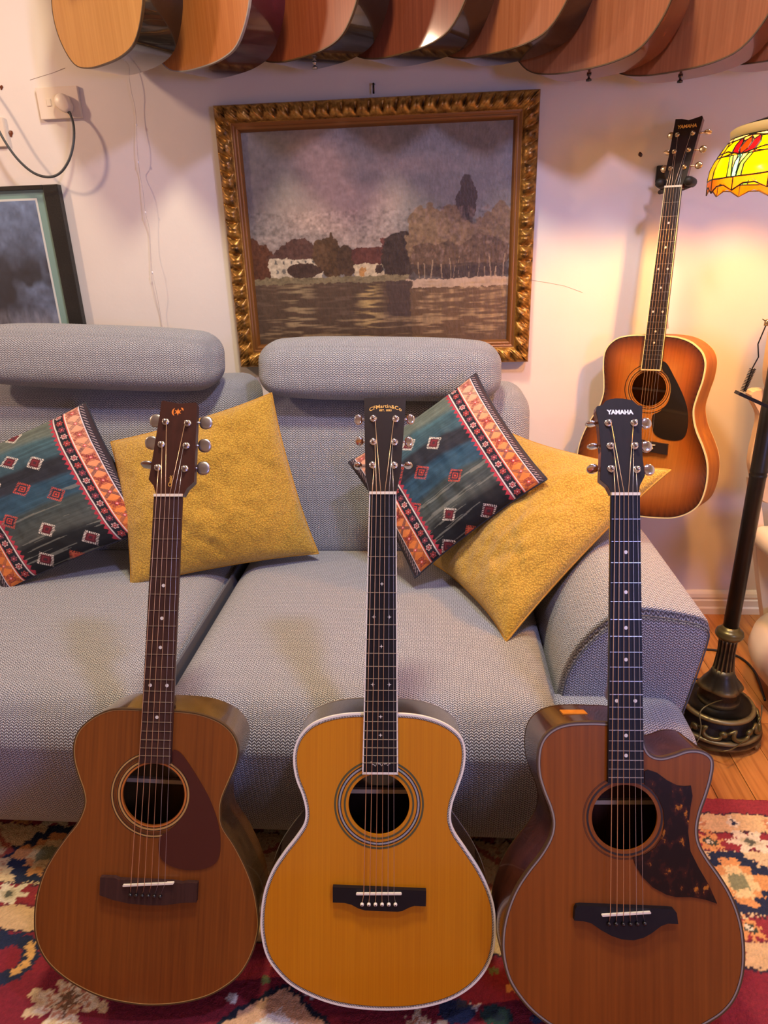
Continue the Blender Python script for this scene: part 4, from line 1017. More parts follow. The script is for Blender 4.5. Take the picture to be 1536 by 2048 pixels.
rounded_box('seat_cushion', (-1.36, -1.145, .07), (-.559, -.355, .412), .075, M['weave'], sofa, 26, crown(.010, sag=seat_front))
rounded_box('seat_corner', (.15, -1.135, .07), (.478, -.97, .375), .05, M['weave'], sofa, 14, crown(.003, sag=seat_front))
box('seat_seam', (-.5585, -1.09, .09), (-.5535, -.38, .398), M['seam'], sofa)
def lean(k, z0, bul=.03):
    def f(V, c, h):
        u = (V[:, 0]-c[0])/h[0]; v = (V[:, 2]-c[2])/h[2]; fr = np.clip(-(V[:, 1]-c[1])/h[1], 0, 1)
        V[:, 1] -= bul*(1-u**4)*(1-v**2)*fr; V[:, 1] += k*(V[:, 2]-z0); return V
    return f
rounded_box('back_cushion', (-.523, -.40, .37), (.256, -.17, .835), .065, M['weave'], sofa, 24, lean(.25, .41))
rounded_box('back_cushion', (-1.36, -.40, .37), (-.531, -.17, .872), .065, M['weave'], sofa, 24, lean(.25, .41))
def hr_def(sl, dz=0):
    def f(V, c, h):
        u = (V[:, 0]-c[0])/h[0]; V[:, 2] += dz*u-.016*u**4*(V[:, 2]-c[2])/h[2]; V[:, 1] -= .012*(1-u**2)*(1-((V[:, 2]-c[2])/h[2])**2); V[:, 1] += sl*(V[:, 2]-c[2]); return V
    return f
hA = rounded_box('headrest', (-.487, -.365, .826), (.168, -.215, .985), .055, M['weave'], sofa, 24, hr_def(.25, -.010))
hB = rounded_box('headrest', (-1.30, -.365, .868), (-.592, -.215, 1.035), .06, M['weave'], sofa, 24, hr_def(.25, -.018))
def seam_line(name, x0, x1, y, z, parent, dz=0): tube(name, [(x0+(x1-x0)*k/20, y+.004*math.sin(k), z+dz*(k/10-1)) for k in range(21)], .0012, M['seam'], parent, 5)

# flared arm: cross-sections lofted front to back
def arm(name, flip=False):
    sec = [(.238, .10), (.236, .30), (.240, .40), (.258, .465), (.292, .520), (.330, .556), (.365, .570), (.420, .566), (.470, .556), (.494, .548), (.506, .534), (.507, .512), (.500, .45), (.478, .30), (.455, .12), (.44, .09)]
    s3 = catmull([(*p, 0) for p in sec], 4); n = len(s3); V = []; F = []; UV = []
    cx, cz = .37, .33; ys = [(-1.012, .0, 0), (-1.013, .5, 0), (-1.014, .86, 0), (-1.011, .94, 0), (-1.002, .985, 0), (-1.002, .985, 1), (-.988, 1.0, 1)]+[(-.988+.064*k, 1.0, 1) for k in range(1, 13)]+[(-.200, .98, 1), (-.200, .98, 0), (-.19, .9, 0), (-.188, .5, 0)]
    per = [0]
    for i in range(n): per.append(per[-1]+(s3[(i+1) % n]-s3[i]).length)
    for y, sc_, um in ys:
        for i, p in enumerate(s3):
            # front tips forward less at the bottom, top slopes down to the back slightly
            x = cx+(p.x-cx)*sc_; z = cz+(p.y-cz)*sc_; yy = y+(.03*(.56-z) if y < -.9 else 0)
            if y > -.55: z -= .10*max(0, (y+.55)/.36)*max(0, (z-.3)/.27)
            V.append(((x if not flip else -1.122-x), yy, z)); UV.append((per[i], y) if um else (x*1.0, z))
    for j in range(len(ys)-1):
        for i in range(n): f = [j*n+i, j*n+(i+1) % n, (j+1)*n+(i+1) % n, (j+1)*n+i]; F.append(f if flip else f[::-1])
    pydata(name, V, F, M['weave'], sofa, True, uv=UV)
    pts = [((x_ if not flip else -1.122-x_), y_, z_) for (x_, y_, z_) in [(cx+(p.x-cx)*.955, -1.013+.03*(.56-(cz+(p.y-cz)*.955)), cz+(p.y-cz)*.955) for p in s3 if p.y > .3]]
    tube('arm_piping', pts, .0016, M['seam'], sofa, 6)
arm('armrest'); arm('armrest', True)
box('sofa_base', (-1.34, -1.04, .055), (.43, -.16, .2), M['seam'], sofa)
for x in (-1.3, -.4, .36):
    for y in (-.98, -.25): box('sofa_foot', (x-.02, y-.02, .0), (x+.02, y+.02, .06), M['black_plastic'], sofa)
V, F = [], []
# ================================================================== cushions
def pillow(name, label, corners, T, colfn, N, mat, backmat, group, pull=.055, wr=.006, seed=0, sag=0.0, smooth=True):
    TL, TR, BR, BL = [np.array(c) for c in corners]; nrm = np.cross(TR-TL, BL-TL); nrm /= np.linalg.norm(nrm)
    cam_ = np.array(CO)-TL
    if nrm@cam_ < 0: nrm = -nrm
    def surf(N, sgn):
        u, v = np.meshgrid(np.linspace(-1, 1, N), np.linspace(-1, 1, N)); e = pull
        uu = u*(1-e*(1-np.abs(v)**2.5)*np.abs(u)); vv = v*(1-e*(1-np.abs(u)**2.5)*np.abs(v))
        s = (uu+1)/2; t = (vv+1)/2
        P = (TL*((1-s)*(1-t))[..., None]+TR*(s*(1-t))[..., None]+BR*(s*t)[..., None]+BL*((1-s)*t)[..., None])
        w = np.clip((1-np.abs(u)**2.4)*(1-np.abs(v)**2.4), 0, 1)**.5
        wrk = (vnoise(u*2.2+5, v*2.2+5, seed, 3)-.5)*wr*2.6*w+(vnoise(u*7+9, v*5+5, seed+3, 2)-.5)*wr*w
        d = w*T*.5*sgn+wrk
        P = P+nrm*d[..., None]; P[..., 2] -= (sag*(1-u**2)*(v+1)/2)
        return P, (u+1)/2, (v+1)/2
    root = thing(name, label, 'cushion', (0, 0, 0), group=group)
    P, s, t = surf(N, 1); col = colfn(s, t) if colfn else None
    f = grid_mesh('cushion_front', P, col, mat, root)
    P2, _, _ = surf(36, -1); b = grid_mesh('cushion_back', P2, None, backmat, root)
    for o_ in (f, b):   # outward normals
        me = o_.data; pl = me.polygons[len(me.polygons)//2+N//3 if o_ is f else len(me.polygons)//2]; sg = Vector(nrm).dot(pl.normal)*(1 if o_ is f else -1)
        if sg < 0: me.flip_normals()
    # seam around
    e = [surf(60, 0)[0]]; E_ = e[0]; loop = list(E_[0, :])+list(E_[1:, -1])+list(E_[-1, ::-1][1:])+list(E_[::-1, 0][1:-1]); loop.append(loop[0])
    tube('seam', [tuple(p) for p in loop], .0025, backmat, root, 6)
    return root
def P3(l): return [tuple(at(a, b, y=c)) for a, b, c in l]
def kilim_color(motifs, seed):
    def f(s, t):
        n = lambda a, b, sd, o=2: vnoise(s*a, t*b, seed+sd, o)
        r = np.minimum(s, 1-s); tt = t+(n(5, 3, 1)-.5)*.05+.02*np.sin(s*5)
        stops = [(0, '626b60'), (.13, '5c675e'), (.17, '3d5c64'), (.30, '35505a'), (.33, '22252d'), (.44, '252832'), (.47, '27485c'), (.60, '2c4c5e'), (.63, '3a4646'), (.80, '474c48'), (.86, '15181c'), (1, '111318')]
        xs = [a for a, _ in stops]; cs = np.array([hx(b) for _, b in stops]); col = np.stack([np.interp(tt, xs, cs[:, k]) for k in range(3)], -1)
        stre = n(3, 110, 7, 3)-.5; col *= (1+.75*stre[..., None]+.3*(n(40, 40, 9)[..., None]-.5))
        li = (n(2.5, 70, 13, 2) > .70) & (t > .55); col[li] = col[li]*.5+hx('8a8c80')*.5
        def put(m, c, k=1.0): col[m] = col[m]*(1-k)+hx(c)*k
        wob = (n(30, 30, 21)-.5)*.012
        for ms, mt, kind in motifs:
            ds = np.abs(s-ms+wob*.6); dt = np.abs(t-mt+wob*.6); d = ds+dt; ang = ds-dt
            rim, ins = {'w': ('e8dccc', '5a1a24'), 'r': ('d2503c', '2c2c3a'), 'o': ('c0563a', 'c86848')}[kind]
            teeth = .050+.009*np.sign(np.sin(ang*420))
            put((d < teeth) & (d > .041), rim); put(d <= .041, ins); put((d < .027) & (d > .018), 'c04438' if kind != 'w' else '7c2c34'); put(d < .009, rim if kind != 'w' else '3a3038', .9)
        saw = (r < .250-.024*np.abs(((t*26) % 1)*2-1)) & (r > .230); put(saw, 'b03444')
        put((r < .228) & (r > .220), 'b8384a'); put(r < .222, '1b1c26'); put((r < .219) & (r > .211), 'd8ccc4')
        # flowers on the black band
        cf = ((t*17) % 1-.5)/17; rf = r-.182; dd = np.sqrt(cf**2+rf**2); an = np.arctan2(cf, rf); kf = np.floor(t*17).astype(int) % 3
        pet = .0185*(1+.22*np.cos(6*an)); edge = (dd < pet) & (dd > pet-.006)
        for j, c in enumerate(('e0b8b0', 'b85048', '8a4a5a')): put(edge & (kf == j), c)
        put((dd < .0095) & (dd > .004), 'b03038'); put(dd < .003, 'e8d8d0')
        put((r < .153) & (r > .147), 'c84840'); put((r < .147) & (r > .142), 'e8dcd0')
        ob = r < .142; grad = np.clip(t*1.3, 0, 1)[..., None]; base = hx('e0a88a')*(1-grad)+hx('e0803c')*grad; col[ob] = base[ob]
        co = ((t*11) % 1-.5)/11; ro = r-.093; ko = np.floor(t*11).astype(int) % 2
        x1 = np.abs(np.abs(co)-np.abs(ro)*.8); hat = (np.sin((co+ro)*520) > -.35)
        st = ob & (x1 < .0135) & (np.abs(ro) < .044) & hat; put(st & (ko == 0), '7c2026'); put(st & (ko == 1), '5a3c44')
        bow = ob & (np.abs(co) < .040-.8*np.abs(np.abs(ro)-.0)) & (np.abs(co) < .030) & (np.sin(co*900) > 0); put(bow & (ko == 0), '7c2a34', .9)
        put(ob & (np.abs(co)+np.abs(ro) < .012), 'd8484a'); put(ob & (np.abs(co)+np.abs(ro) < .006), 'e8c8c0')
        put((r < .052) & (r > .046), 'd8ccd0'); put(r < .046, '2a2430'); put((r < .04) & (r > .02) & (np.sin(t*260+r*300) > .5), 'b8a0a0', .8); put((r < .018), '3a2c30')
        return np.clip(col*(.9+.2*n(160, 160, 31)[..., None]), 0, 1)
    return f
def inv_map(px, cs):
    TL, TR, BR, BL = [np.array(c[:2], float) for c in cs]; out = []
    for x, y, k in px:
        A = np.array([TR-TL, BL-TL]).T; st = np.linalg.solve(A, np.array([x, y])-TL); out.append((st[0], st[1], k))
    return out
k1c = [(-125, 935, -.50), (172, 805, -.40), (311, 1057, -.56), (8, 1184, -.66)]
ck = crop(0, 760, 2.327)
mo = [(*p, k) for p, k in zip(ck([(95, 403), (218, 410), (25, 523), (158, 530), (312, 552), (100, 677), (268, 713), (448, 748), (240, 850), (370, 840), (80, 270), (-40, 640), (-60, 800)]), 'wwwrrrwwwowrw')]
pillow('patterned_cushion', 'teal kilim-patterned cushion leaning at the left end of the sofa', P3(k1c), .12, kilim_color(inv_map(mo, k1c), 50), 330, M['kilim'], M['kilim_back'], 'kilim-patterned cushions', seed=3)
y1c = [(222, 884, -.47), (543, 786, -.40), (637, 1107, -.49), (262, 1172, -.63)]
pillow('mustard_cushion', 'mustard boucle cushion leaning behind the left guitar', P3(y1c), .13, None, 120, M['mustard'], M['mustard_back'], 'mustard cushions', seed=11, wr=.012, pull=.05)
k2c = [(697, 925, -.48), (952, 746, -.43), (1094, 958, -.66), (830, 1156, -.66)]
ck2 = crop(660, 740, 2.076)
mo2 = [(*p, k) for p, k in zip(ck2([(348, 330), (457, 335), (305, 452), (407, 455), (543, 474), (368, 600), (517, 628), (670, 620), (503, 752), (600, 700), (225, 560)]), 'wwrrrrwwwow')]
pillow('patterned_cushion', 'teal kilim-patterned cushion between the middle guitar and a mustard cushion', P3(k2c), .11, kilim_color(inv_map(mo2, k2c), 90), 330, M['kilim'], M['kilim_back'], 'kilim-patterned cushions', seed=23, wr=.010)
y2c = [(1020, 866, -.40), (1341, 940, -.65), (1012, 1284, -.88), (868, 1128, -.52)]
pillow('mustard_cushion', 'mustard boucle cushion tilted against the right arm of the sofa', P3(y2c), .17, None, 120, M['mustard'], M['mustard_back'], 'mustard cushions', seed=37, wr=.013, pull=.075)

# ================================================================== rug
def rug():
    X0, X1, Y0, Y1 = -1.45, .98, -1.85, -.878; st = .0034
    xs = np.arange(X0, X1, st); ys = np.arange(Y0, Y1+st*.5, st); X, Y = np.meshgrid(xs, ys)
    jx = (vnoise(X*70, Y*70, 1, 2)-.5)*.012+(vnoise(X*300, Y*300, 2, 1)-.5)*.007; jy = (vnoise(X*70, Y*70, 3, 2)-.5)*.012+(vnoise(X*300, Y*300, 4, 1)-.5)*.007
    x = X+jx; y = Y+jy; d = np.minimum(Y1-y, X1-x); side = (X1-x) < (Y1-y); a = np.where(side, y, x)   # a: along the border
    col = np.zeros((*X.shape, 3)); 
    def put(m, c, k=1.0): col[m] = col[m]*(1-k)+hx(c)*k
    red, tan, cream, navy, org, mar = '942c32', 'd8b27c', 'e6d6b0', '1d2740', 'dc9a58', '6a2030'
    col[:] = hx('841f2c')
    put(d < .405, '2c2030'); put(d < .40, tan); put(d < .352, mar); put(d < .348, red); put(d < .304, '4a2830'); put(d < .300, 'dcc08c'); put(d < .152, mar); put(d < .148, red); put(d < .104, '4a2830'); put(d < .100, 'dcb880'); put(d < .052, '3c2432'); put(d < .048, red)
    # small flowers along the red and tan guard bands
    def flowers(dc, per, off, big, c1, c2, c3, lobes=8, yel=1.0):
        u = (a+off) % per-per/2; v = d-dc; r = np.hypot(u*yel, v); th = np.arctan2(v, u*yel); R = big*(1+.28*np.cos(lobes*th)); put(r < R, c1); put(r < big*.5, c2); put(r < big*.28, c3)
    for dc, bg in ((.126, .024), (.326, .021)):
        flowers(dc, .17, .02, bg, org, '3a4030', cream); flowers(dc, .17, .105, bg, cream, 'c8b890', '5a5a48', 6, .6)
    flowers(.076, .15, .03, .013, 'e8d8b0', navy, navy); flowers(.076, .15, .105, .012, 'c88858', cream, 'b8a060'); flowers(.378, .13, .05, .011, 'a05848', cream, 'a05848')
    lines = np.abs(np.sin(a*90+np.sin(d*200)*2)) < .16; put(lines & (d > .165) & (d < .29), 'b05838', .6)
    # stepped diamonds in the wide tan border
    per = .36; u = (a-.595+.18) % per-.18; v = d-.226
    qd = np.maximum(np.abs(u)*.9, 0)+np.abs(v); stp = np.floor(np.abs(u)/.018)*.018*.9+np.floor(np.abs(v)/.018)*.018
    inb = (d > .153) & (d < .298); put(inb & (stp < .078), navy); put(inb & (stp < .050), org); put(inb & (stp < .026), 'e4c888'); put(inb & (stp < .012), '8a8a60')
    u2 = (a-.595) % per-.18; st2 = np.abs(u2)*.8+np.abs(v); ed = inb & (st2 < .085) & (st2 > .068); put(ed, 'b04a34', .85); put(inb & (st2 < .03) & (st2 > .015), 'c05a4a', .8); put(inb & (st2 < .014), cream)
    # field: branching cream blossoms, navy medallions
    fld = d > .405
    def blossom(cx, cy, R, c=cream, lob=7, ph=0.):
        r = np.hypot(x-cx, y-cy); th = np.arctan2(y-cy, x-cx); w_ = R*(.62+.38*np.cos(lob*th+ph)*np.cos(th*3+1)); put(fld & (r < w_), 'd8bc8c'); put(fld & (r < w_*.75), c); put(fld & (r < w_*.32), '7a5a3a'); put(fld & (np.abs(r-w_*.5) < .004), 'b86a3c', .8)
    for (cx, cy, R) in ((-.64, -1.40, .085), (-.83, -1.45, .05), (-.40, -1.47, .05), (.16, -1.52, .07), (-.03, -1.42, .05), (-.9, -1.6, .07), (-.2, -1.62, .08), (.5, -1.6, .07), (-.55, -1.62, .06)): blossom(cx, cy, R, ph=cx*9)
    r = np.hypot((x+.795)*1.0, (y+1.335)*1.25); th = np.arctan2(y+1.335, x+.795); put(fld & (r < .062) & (r > .030), navy); put(fld & (r < .052) & (r > .036) & (np.abs(th) < .8), 'd8a860'); put(fld & (np.hypot(x+.83, y+1.30) < .02), navy)
    put(fld & (np.abs(x+.27)+np.abs(y+1.455)*1.4 < .15), '20242e'); put(fld & (np.abs(x+.27)+np.abs(y+1.455)*1.4 < .135), 'e0b080'); put(fld & (np.abs(x+.27)+np.abs(y+1.455)*1.4 < .09), 'ece0c8')
    for k in range(26):
        cx = -.62+.034*k+.01*math.sin(k*3); cy = -1.335-.03*math.sin(k*1.7)-.01*(k % 3); put(fld & (np.hypot((x-cx), (y-cy)*1.3) < .011), ['d8d0c0', '6a7040', 'c89050', '33405a'][k % 4])
    put(fld & (np.hypot(x-.03, (y+1.38)*1.4) < .03), '25324a'); put(fld & (np.hypot(x-.095, (y+1.385)*1.4) < .026), '2c4640'); put(fld & (np.hypot(x-.095, (y+1.385)*1.4) < .012), '20303c')
    col *= (.80+.38*vnoise(X*420, Y*420, 60, 1)+.14*(vnoise(X*40, Y*200, 61, 2)-.5))[..., None]; col = np.clip(col, 0, 1)
    Z = .0085+.0034*vnoise(X*260, Y*260, 66, 2)+.0012*rng.random(X.shape)
    e = (X < X0+.004) | (Y < Y0+.004) | (Y > Y1-.003) | (X > X1-.005); Z[e] = .0005
    o = grid_mesh('patterned_rug', np.stack([X, Y, Z], -1), col, M['rug'])
    tag(o, 'red and cream oriental-style wool rug under the guitars', 'rug')
rug()

# ================================================================== stained-glass floor lamp
LX, LY = .722, -.625
lamp = thing('floor_lamp', 'antique bronze floor lamp with lit tulip stained-glass shade', 'lamp', (LX, LY, 0))
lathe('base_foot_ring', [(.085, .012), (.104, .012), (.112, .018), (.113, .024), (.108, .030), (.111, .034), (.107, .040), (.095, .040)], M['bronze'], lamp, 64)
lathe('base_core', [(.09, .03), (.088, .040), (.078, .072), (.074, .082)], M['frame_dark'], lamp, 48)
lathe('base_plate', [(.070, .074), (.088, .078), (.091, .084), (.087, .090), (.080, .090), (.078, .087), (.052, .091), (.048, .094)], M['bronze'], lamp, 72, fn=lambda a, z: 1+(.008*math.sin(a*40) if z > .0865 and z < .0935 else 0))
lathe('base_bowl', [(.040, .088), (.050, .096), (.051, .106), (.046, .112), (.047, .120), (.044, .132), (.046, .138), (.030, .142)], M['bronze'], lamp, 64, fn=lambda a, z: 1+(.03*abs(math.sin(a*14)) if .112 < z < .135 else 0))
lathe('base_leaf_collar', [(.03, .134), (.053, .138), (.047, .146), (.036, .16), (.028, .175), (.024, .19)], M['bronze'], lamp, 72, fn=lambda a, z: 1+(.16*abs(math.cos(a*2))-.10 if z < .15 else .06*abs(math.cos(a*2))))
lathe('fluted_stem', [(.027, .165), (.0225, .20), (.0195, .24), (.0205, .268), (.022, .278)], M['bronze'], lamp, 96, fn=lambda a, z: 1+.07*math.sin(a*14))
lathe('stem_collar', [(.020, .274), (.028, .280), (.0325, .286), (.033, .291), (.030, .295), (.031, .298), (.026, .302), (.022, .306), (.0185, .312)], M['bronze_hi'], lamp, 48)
lathe('pole', [(.0178, .308), (.0178, .70), (.0186, .702), (.0186, .706), (.0172, .709), (.0186, .712), (.0186, .716), (.0178, .719), (.0178, 1.22), (.012, 1.225)], M['bronze_pole'], lamp, 36)
V, F = [], []
for k in range(9):
    a0 = 2*PI*k/9
    def sp(t, k=k, a0=a0):
        u = t*2-1; aa = a0+.27*u+.10*math.sin(3*PI*t); zz = .057+.015*math.sin(2*PI*t+.4)*(1-.3*abs(u)); rr = .1045-.26*(zz-.040)
        return (rr*math.cos(aa), rr*math.sin(aa), zz)
    pts = [sp(j/18) for j in range(19)]
    tube('scroll_ornament', pts, [.0030+.0032*math.sin(PI*j/18) for j in range(19)], M['bronze_hi'], lamp, 8)
    aa = a0+PI/9; rr = .101
    rs = tube('rosette_ornament', [(rr*math.cos(aa)*.95, rr*math.sin(aa)*.95, .057), (rr*math.cos(aa)*1.0, rr*math.sin(aa)*1.0, .0565), (rr*math.cos(aa)*1.03, rr*math.sin(aa)*1.03, .056)], [.011, .010, .0045], M['bronze_hi'], lamp, 12)
for k in range(4):
    a = PI/4+PI/2*k+.05; c = Vector((.097*math.cos(a), .097*math.sin(a), 0)); V, F = [], []
    for dx in (-.007, 0, .007):
        t_v = Vector((-math.sin(a), math.cos(a), 0))*dx; o_ = Vector((math.cos(a), math.sin(a), 0))
        tube_geo([c+t_v*.6+Vector((0, 0, .018)), c+t_v+o_*.008+Vector((0, 0, .012)), c+t_v*1.3+o_*.016+Vector((0, 0, .005))], [.006, .006, .004], 8, V, F)
    pydata('paw_foot', V, F, M['bronze'], lamp, True)
# shade
prof_s = [(.183, 1.300), (.1835, 1.318), (.181, 1.335), (.173, 1.352), (.162, 1.370), (.151, 1.385)]
def pr(h):
    L = [0]
    for i in range(len(prof_s)-1): L.append(L[-1]+math.hypot(prof_s[i+1][0]-prof_s[i][0], prof_s[i+1][1]-prof_s[i][1]))
    s = max(0, min(1, h))*L[-1]; i = min(max(int(np.searchsorted(L, s))-1, 0), len(prof_s)-2); t = (s-L[i])/(L[i+1]-L[i])
    return prof_s[i][0]*(1-t)+prof_s[i+1][0]*t, prof_s[i][1]*(1-t)+prof_s[i+1][1]*t
NU = 8
def sh(a, h, u0, dr=0):
    r, z = pr(h); th = u0+a*PI/NU; wv = 0
    if h < .2: wv = (-.007*math.cos(a*PI*2)-.003)*(1-h/.2)
    return ((r+dr)*math.cos(th), (r+dr)*math.sin(th), z+wv)
unit = [('amber', [(-1, .0), (0, .0), (0, .16), (-.25, .15), (-.6, .13), (-1, .17)]), ('amber', [(0, 0), (1, 0), (1, .17), (.6, .13), (.25, .15), (0, .16)]),
        ('yellow', [(-1, .17), (-.6, .13), (-.25, .15), (-.27, .35), (-.42, .56), (-.7, .575), (-1, .575)]), ('yellow', [(1, .17), (.6, .13), (.25, .15), (.27, .35), (.42, .56), (.7, .575), (1, .575)]),
        ('green', [(-.25, .15), (-.08, .155), (-.14, .38), (-.28, .56), (-.42, .56), (-.27, .35)]), ('green', [(.25, .15), (.08, .155), (.14, .38), (.28, .56), (.42, .56), (.27, .35)]),
        ('cyan', [(-.08, .155), (.08, .155), (.08, .56), (-.08, .56)]),
        ('cream', [(-.08, .2), (-.08, .56), (-.28, .56), (-.14, .38)]), ('cream', [(.08, .2), (.08, .56), (.28, .56), (.14, .38)]),
        ('yellow', [(-1, .575), (-.7, .575), (-.42, .62), (-.7, .67), (-1, .655)]), ('yellow', [(1, .575), (.7, .575), (.42, .62), (.7, .67), (1, .655)]),
        ('orange_red', [(0, .57), (.16, .66), (.17, .78), (.05, .92), (-.08, .86), (-.16, .72), (-.14, .62)]),
        ('red', [(-.02, .565), (-.40, .63), (-.46, .78), (-.36, .93), (-.22, .84), (-.18, .70)]), ('red', [(.02, .565), (.40, .63), (.46, .78), (.36, .93), (.22, .84), (.18, .70)]),
        ('peach', [(-.34, .94), (-.2, .85), (-.08, .87), (.04, .935), (.2, .85), (.34, .94), (.1, .97), (-.1, .97)]),
        ('yellow', [(-1, .66), (-.7, .675), (-.44, .63), (-.48, .78), (-.42, .91), (-1, .90)]), ('yellow', [(1, .66), (.7, .675), (.44, .63), (.48, .78), (.42, .91), (1, .90)]),
        ('cream', [(-1, .905), (-.42, .92), (-.34, .95), (0, .975), (.34, .95), (.42, .92), (1, .905), (1, 1), (0, 1), (-1, 1)])]
shd = empty('lamp_shade', (0, 0, 0)); shd.parent = lamp
LV, LF = [], []
for un in range(NU):
    u0 = 2*PI*un/NU+.36
    for cn, poly in unit:
        dense = []
        for i in range(len(poly)):
            a, b = poly[i], poly[(i+1) % len(poly)]; m_ = max(2, int(abs(b[0]-a[0])*6+abs(b[1]-a[1])*8))
            for j in range(m_): t = j/m_; dense.append((a[0]+(b[0]-a[0])*t, a[1]+(b[1]-a[1])*t))
        c = (sum(p[0] for p in dense)/len(dense), sum(p[1] for p in dense)/len(dense)); n = len(dense)
        V = [sh(*p, u0) for p in dense]+[sh(c[0]+(p[0]-c[0])*.5, c[1]+(p[1]-c[1])*.5, u0) for p in dense]+[sh(*c, u0)]
        F = [[i, (i+1) % n, n+(i+1) % n, n+i] for i in range(n)]+[[n+i, n+(i+1) % n, 2*n] for i in range(n)]
        pydata('glass_pane', V, F, M['g_'+cn], shd, True)
        loop = [sh(*p, u0) for p in dense[::2]]; loop.append(loop[0]); tube_geo(loop, .0015, 5, LV, LF, False)
pydata('lead_came', LV, LF, M['lead'], shd)
lathe('shade_crown', [(.150, 1.384), (.1525, 1.390), (.1535, 1.400), (.148, 1.404)], M['g_cream'], shd, 64)
lathe('shade_cap', [(.1485, 1.404), (.120, 1.412), (.080, 1.424), (.03, 1.438), (.012, 1.446), (.010, 1.47), (.004, 1.48)], M['dark_metal'], shd, 48)
def spider():
    V, F = [], []
    for k in range(3): a = 2*PI*k/3; tube_geo([(0, 0, 1.40), (.149*math.cos(a), .149*math.sin(a), 1.403)], .002, 6, V, F)
    tube_geo([(0, 0, 1.2), (0, 0, 1.44)], .005, 8, V, F); pydata('shade_fitter', V, F, M['bronze_pole'], shd)
spider()
for k in range(2): s = -1 if k else 1; lathe('bulb', [(.0001, 1.29), (.016, 1.296), (.024, 1.312), (.022, 1.33), (.012, 1.345), (.010, 1.365)], M['bulb'], lamp, 20, (s*.06, 0, 0))
light('lamp_bulb_light', 'POINT', (LX, LY-.012, 1.338), 42.0, (1.0, .42, .075), .028)
# thin wire lying over the lamp base, cord on the floor
tube('power_cord', [q-Vector((LX, LY, 0)) for q in catmull([at(1452, 1398, y=-.66), at(1420, 1408, y=-.70), at(1400, 1425, y=-.715), at(1402, 1455, y=-.735), at(1396, 1480, y=-.75), at(1385, 1490, y=-.755)], 6, False)], .0016, M['bronze_hi'], lamp, 6)
tube('power_cord', [q-Vector((LX, LY, 0)) for q in catmull([at(1385, 1488, z=.012), at(1420, 1500, z=.03), at(1460, 1500, z=.05), at(1500, 1470, y=-.70), at(1520, 1440, y=-.68), at(1524, 1410, y=-.66)], 6, False)], .0016, M['bronze_hi'], lamp, 6)
tube('power_cord', [q-Vector((LX, LY, 0)) for q in catmull([at(1365, 1297, z=.004), at(1400, 1298, z=.004), at(1440, 1302, z=.004), at(1480, 1315, z=.004), at(1510, 1345, z=.004), at(1530, 1400, z=.004)], 6, False)], .0035, M['cord_black'], lamp, 6)
tube('power_cord', [q-Vector((LX, LY, 0)) for q in catmull([at(1378, 1358, z=.004), at(1395, 1358, z=.004), at(1420, 1364, z=.004), at(1440, 1372, z=.004)], 6, False)], .003, M['cord_black'], lamp, 6)
# harmonica holder hooked on the pole
hh = thing('harmonica_holder', 'dark metal harmonica holder with spring hanging on the lamp pole', 'holder', (0, 0, 0))
ph = lambda a, b, d=0: at(a, b, y=-.665+d)
a_, b_ = ph(1474, 785), ph(1533, 812)
def bar(name, a, b, hx_, hz, mat, parent):
    d = (b-a).normalized(); n_ = Vector((0, -1, 0)); s_ = d.cross(n_); V = []
    for p in (a, b):
        for i, j in ((-1, -1), (1, -1), (1, 1), (-1, 1)): V.append(tuple(p+n_*hx_*i+s_*hz*j))
    return pydata(name, V, [[0, 1, 2, 3], [7, 6, 5, 4], [0, 4, 5, 1], [1, 5, 6, 2], [2, 6, 7, 3], [3, 7, 4, 0]], mat, parent)
bar('clamp_plate', a_, b_, .012, .0035, M['dark_metal'], hh)
bar('clamp_plate', b_, ph(1580, 800), .012, .0035, M['dark_metal'], hh)
tube('bent_rod', [ph(1488, 782), ph(1505, 736), ph(1517, 714), ph(1516, 688), ph(1530, 655), ph(1536, 643), ph(1560, 610)], .0013, M['dark_metal'], hh, 6)
sp_ = []
p0, p1 = ph(1486, 783), ph(1506, 737); ax_ = (p1-p0); n1 = ax_.orthogonal().normalized(); n2 = ax_.normalized().cross(n1)
for k in range(16*10+1): t = k/160; aa = 2*PI*t*16; sp_.append(p0+ax_*t+(n1*math.cos(aa)+n2*math.sin(aa))*.0060)
tube('coil_spring', sp_, .0008, M['dark_metal'], hh, 4)
p = ph(1536, 645); lathe('wing_nut', [(.0001, -.006), (.007, -.006), (.007, .004), (.004, .006), (.0001, .006)], M['gold_metal'], hh, 12, tuple(p))
tube('wing_lever', [ph(1525, 638), ph(1536, 645)], .001, M['dark_metal'], hh, 5)

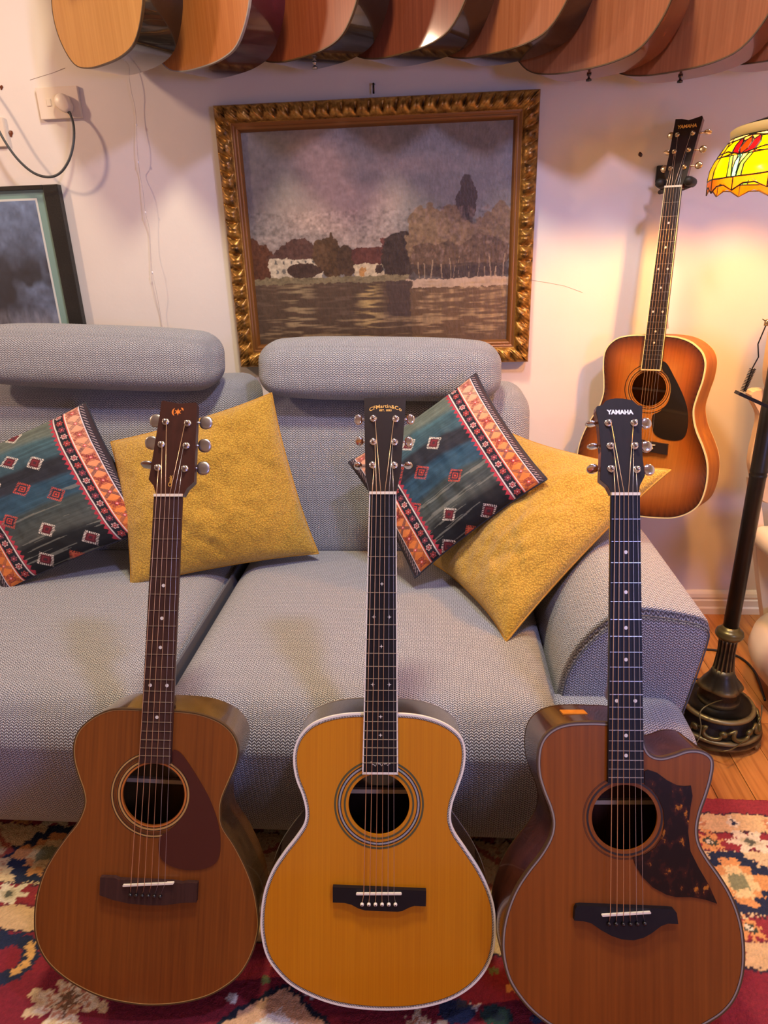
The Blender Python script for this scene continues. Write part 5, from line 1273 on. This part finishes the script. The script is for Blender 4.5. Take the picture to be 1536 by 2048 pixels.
# ================================================================== moulded white chair at the right edge
ch = thing('white_chair', 'cream white chair with rounded base standing behind the lamp at the right edge', 'chair', (0, 0, 0))
def slab(name, pts, t, mat, yc):
    V = []; n = len(pts); 
    for dy, k in ((-t, .985), (-t*.6, 1), (t*.6, 1), (t, .985)):
        cx = sum(p[0] for p in pts)/n; cz = sum(p[1] for p in pts)/n
        for p in pts: V.append((cx+(p[0]-cx)*k, yc(p[1])+dy, cz+(p[1]-cz)*k))
    F = [list(range(n)), [3*n+i for i in range(n)][::-1]]
    for j in range(3): F += [[j*n+i, (j+1)*n+i, (j+1)*n+(i+1) % n, j*n+(i+1) % n] for i in range(n)]
    return pydata(name, V, F, mat, ch)
yq = lambda z: -.30-.06*(z-.5)
g = lambda a, b: (at(a, b, y=-.30).x, at(a, b, y=-.30).z)
XC = 1.07
def mirrored(left, sub=5): return [(p[0], p[1]) for p in catmull([(*q, 0) for q in left]+[(2*XC-q[0], q[1], 0) for q in left[::-1]], sub)]
g1 = g(1519, 752); slab('back_panel', mirrored([(.93, g1[1]+.30), (.83, g1[1]+.25), (g(1530, 660)[0], g(1530, 660)[1]), g1, (g1[0]+.03, g1[1]-.045), (.93, g1[1]-.075)]), .022, M['white_leather'], lambda z: -.33)
slab('back_frame', mirrored([(.93, .83), (.82, .83), g(1516, 830), g(1510, 870), g(1502, 905), g(1500, 935), g(1512, 975), (.93, g(1512, 975)[1]-.05)]), .018, M['white_leather2'], lambda z: -.29)
leg_px = [g(1503, 960), g(1512, 1080), g(1522, 1180), g(1532, 1260), g(1560, 1270), g(1548, 1180), g(1533, 1080), g(1522, 990)]
slab('rear_leg', leg_px, .016, M['white_leather'], lambda z: -.28); slab('rear_leg', [(2*XC-q[0], q[1]) for q in leg_px][::-1], .016, M['white_leather'], lambda z: -.28)
cxx, cyy = 1.115, -.50
rounded_box('seat', (.88, -.72, .39), (1.32, -.30, .455), .03, M['white_leather'], ch, 10)
tube('column', [(cxx, cyy, .2), (cxx, cyy, .4)], .035, M['white_leather2'], ch, 20)
lathe('tub_base', [(.13, .0), (.16, .006), (.20, .04), (.238, .085), (.252, .125), (.245, .165), (.215, .195), (.16, .212), (.08, .218), (.01, .22)], M['white_leather'], ch, 64, (cxx, cyy, 0))
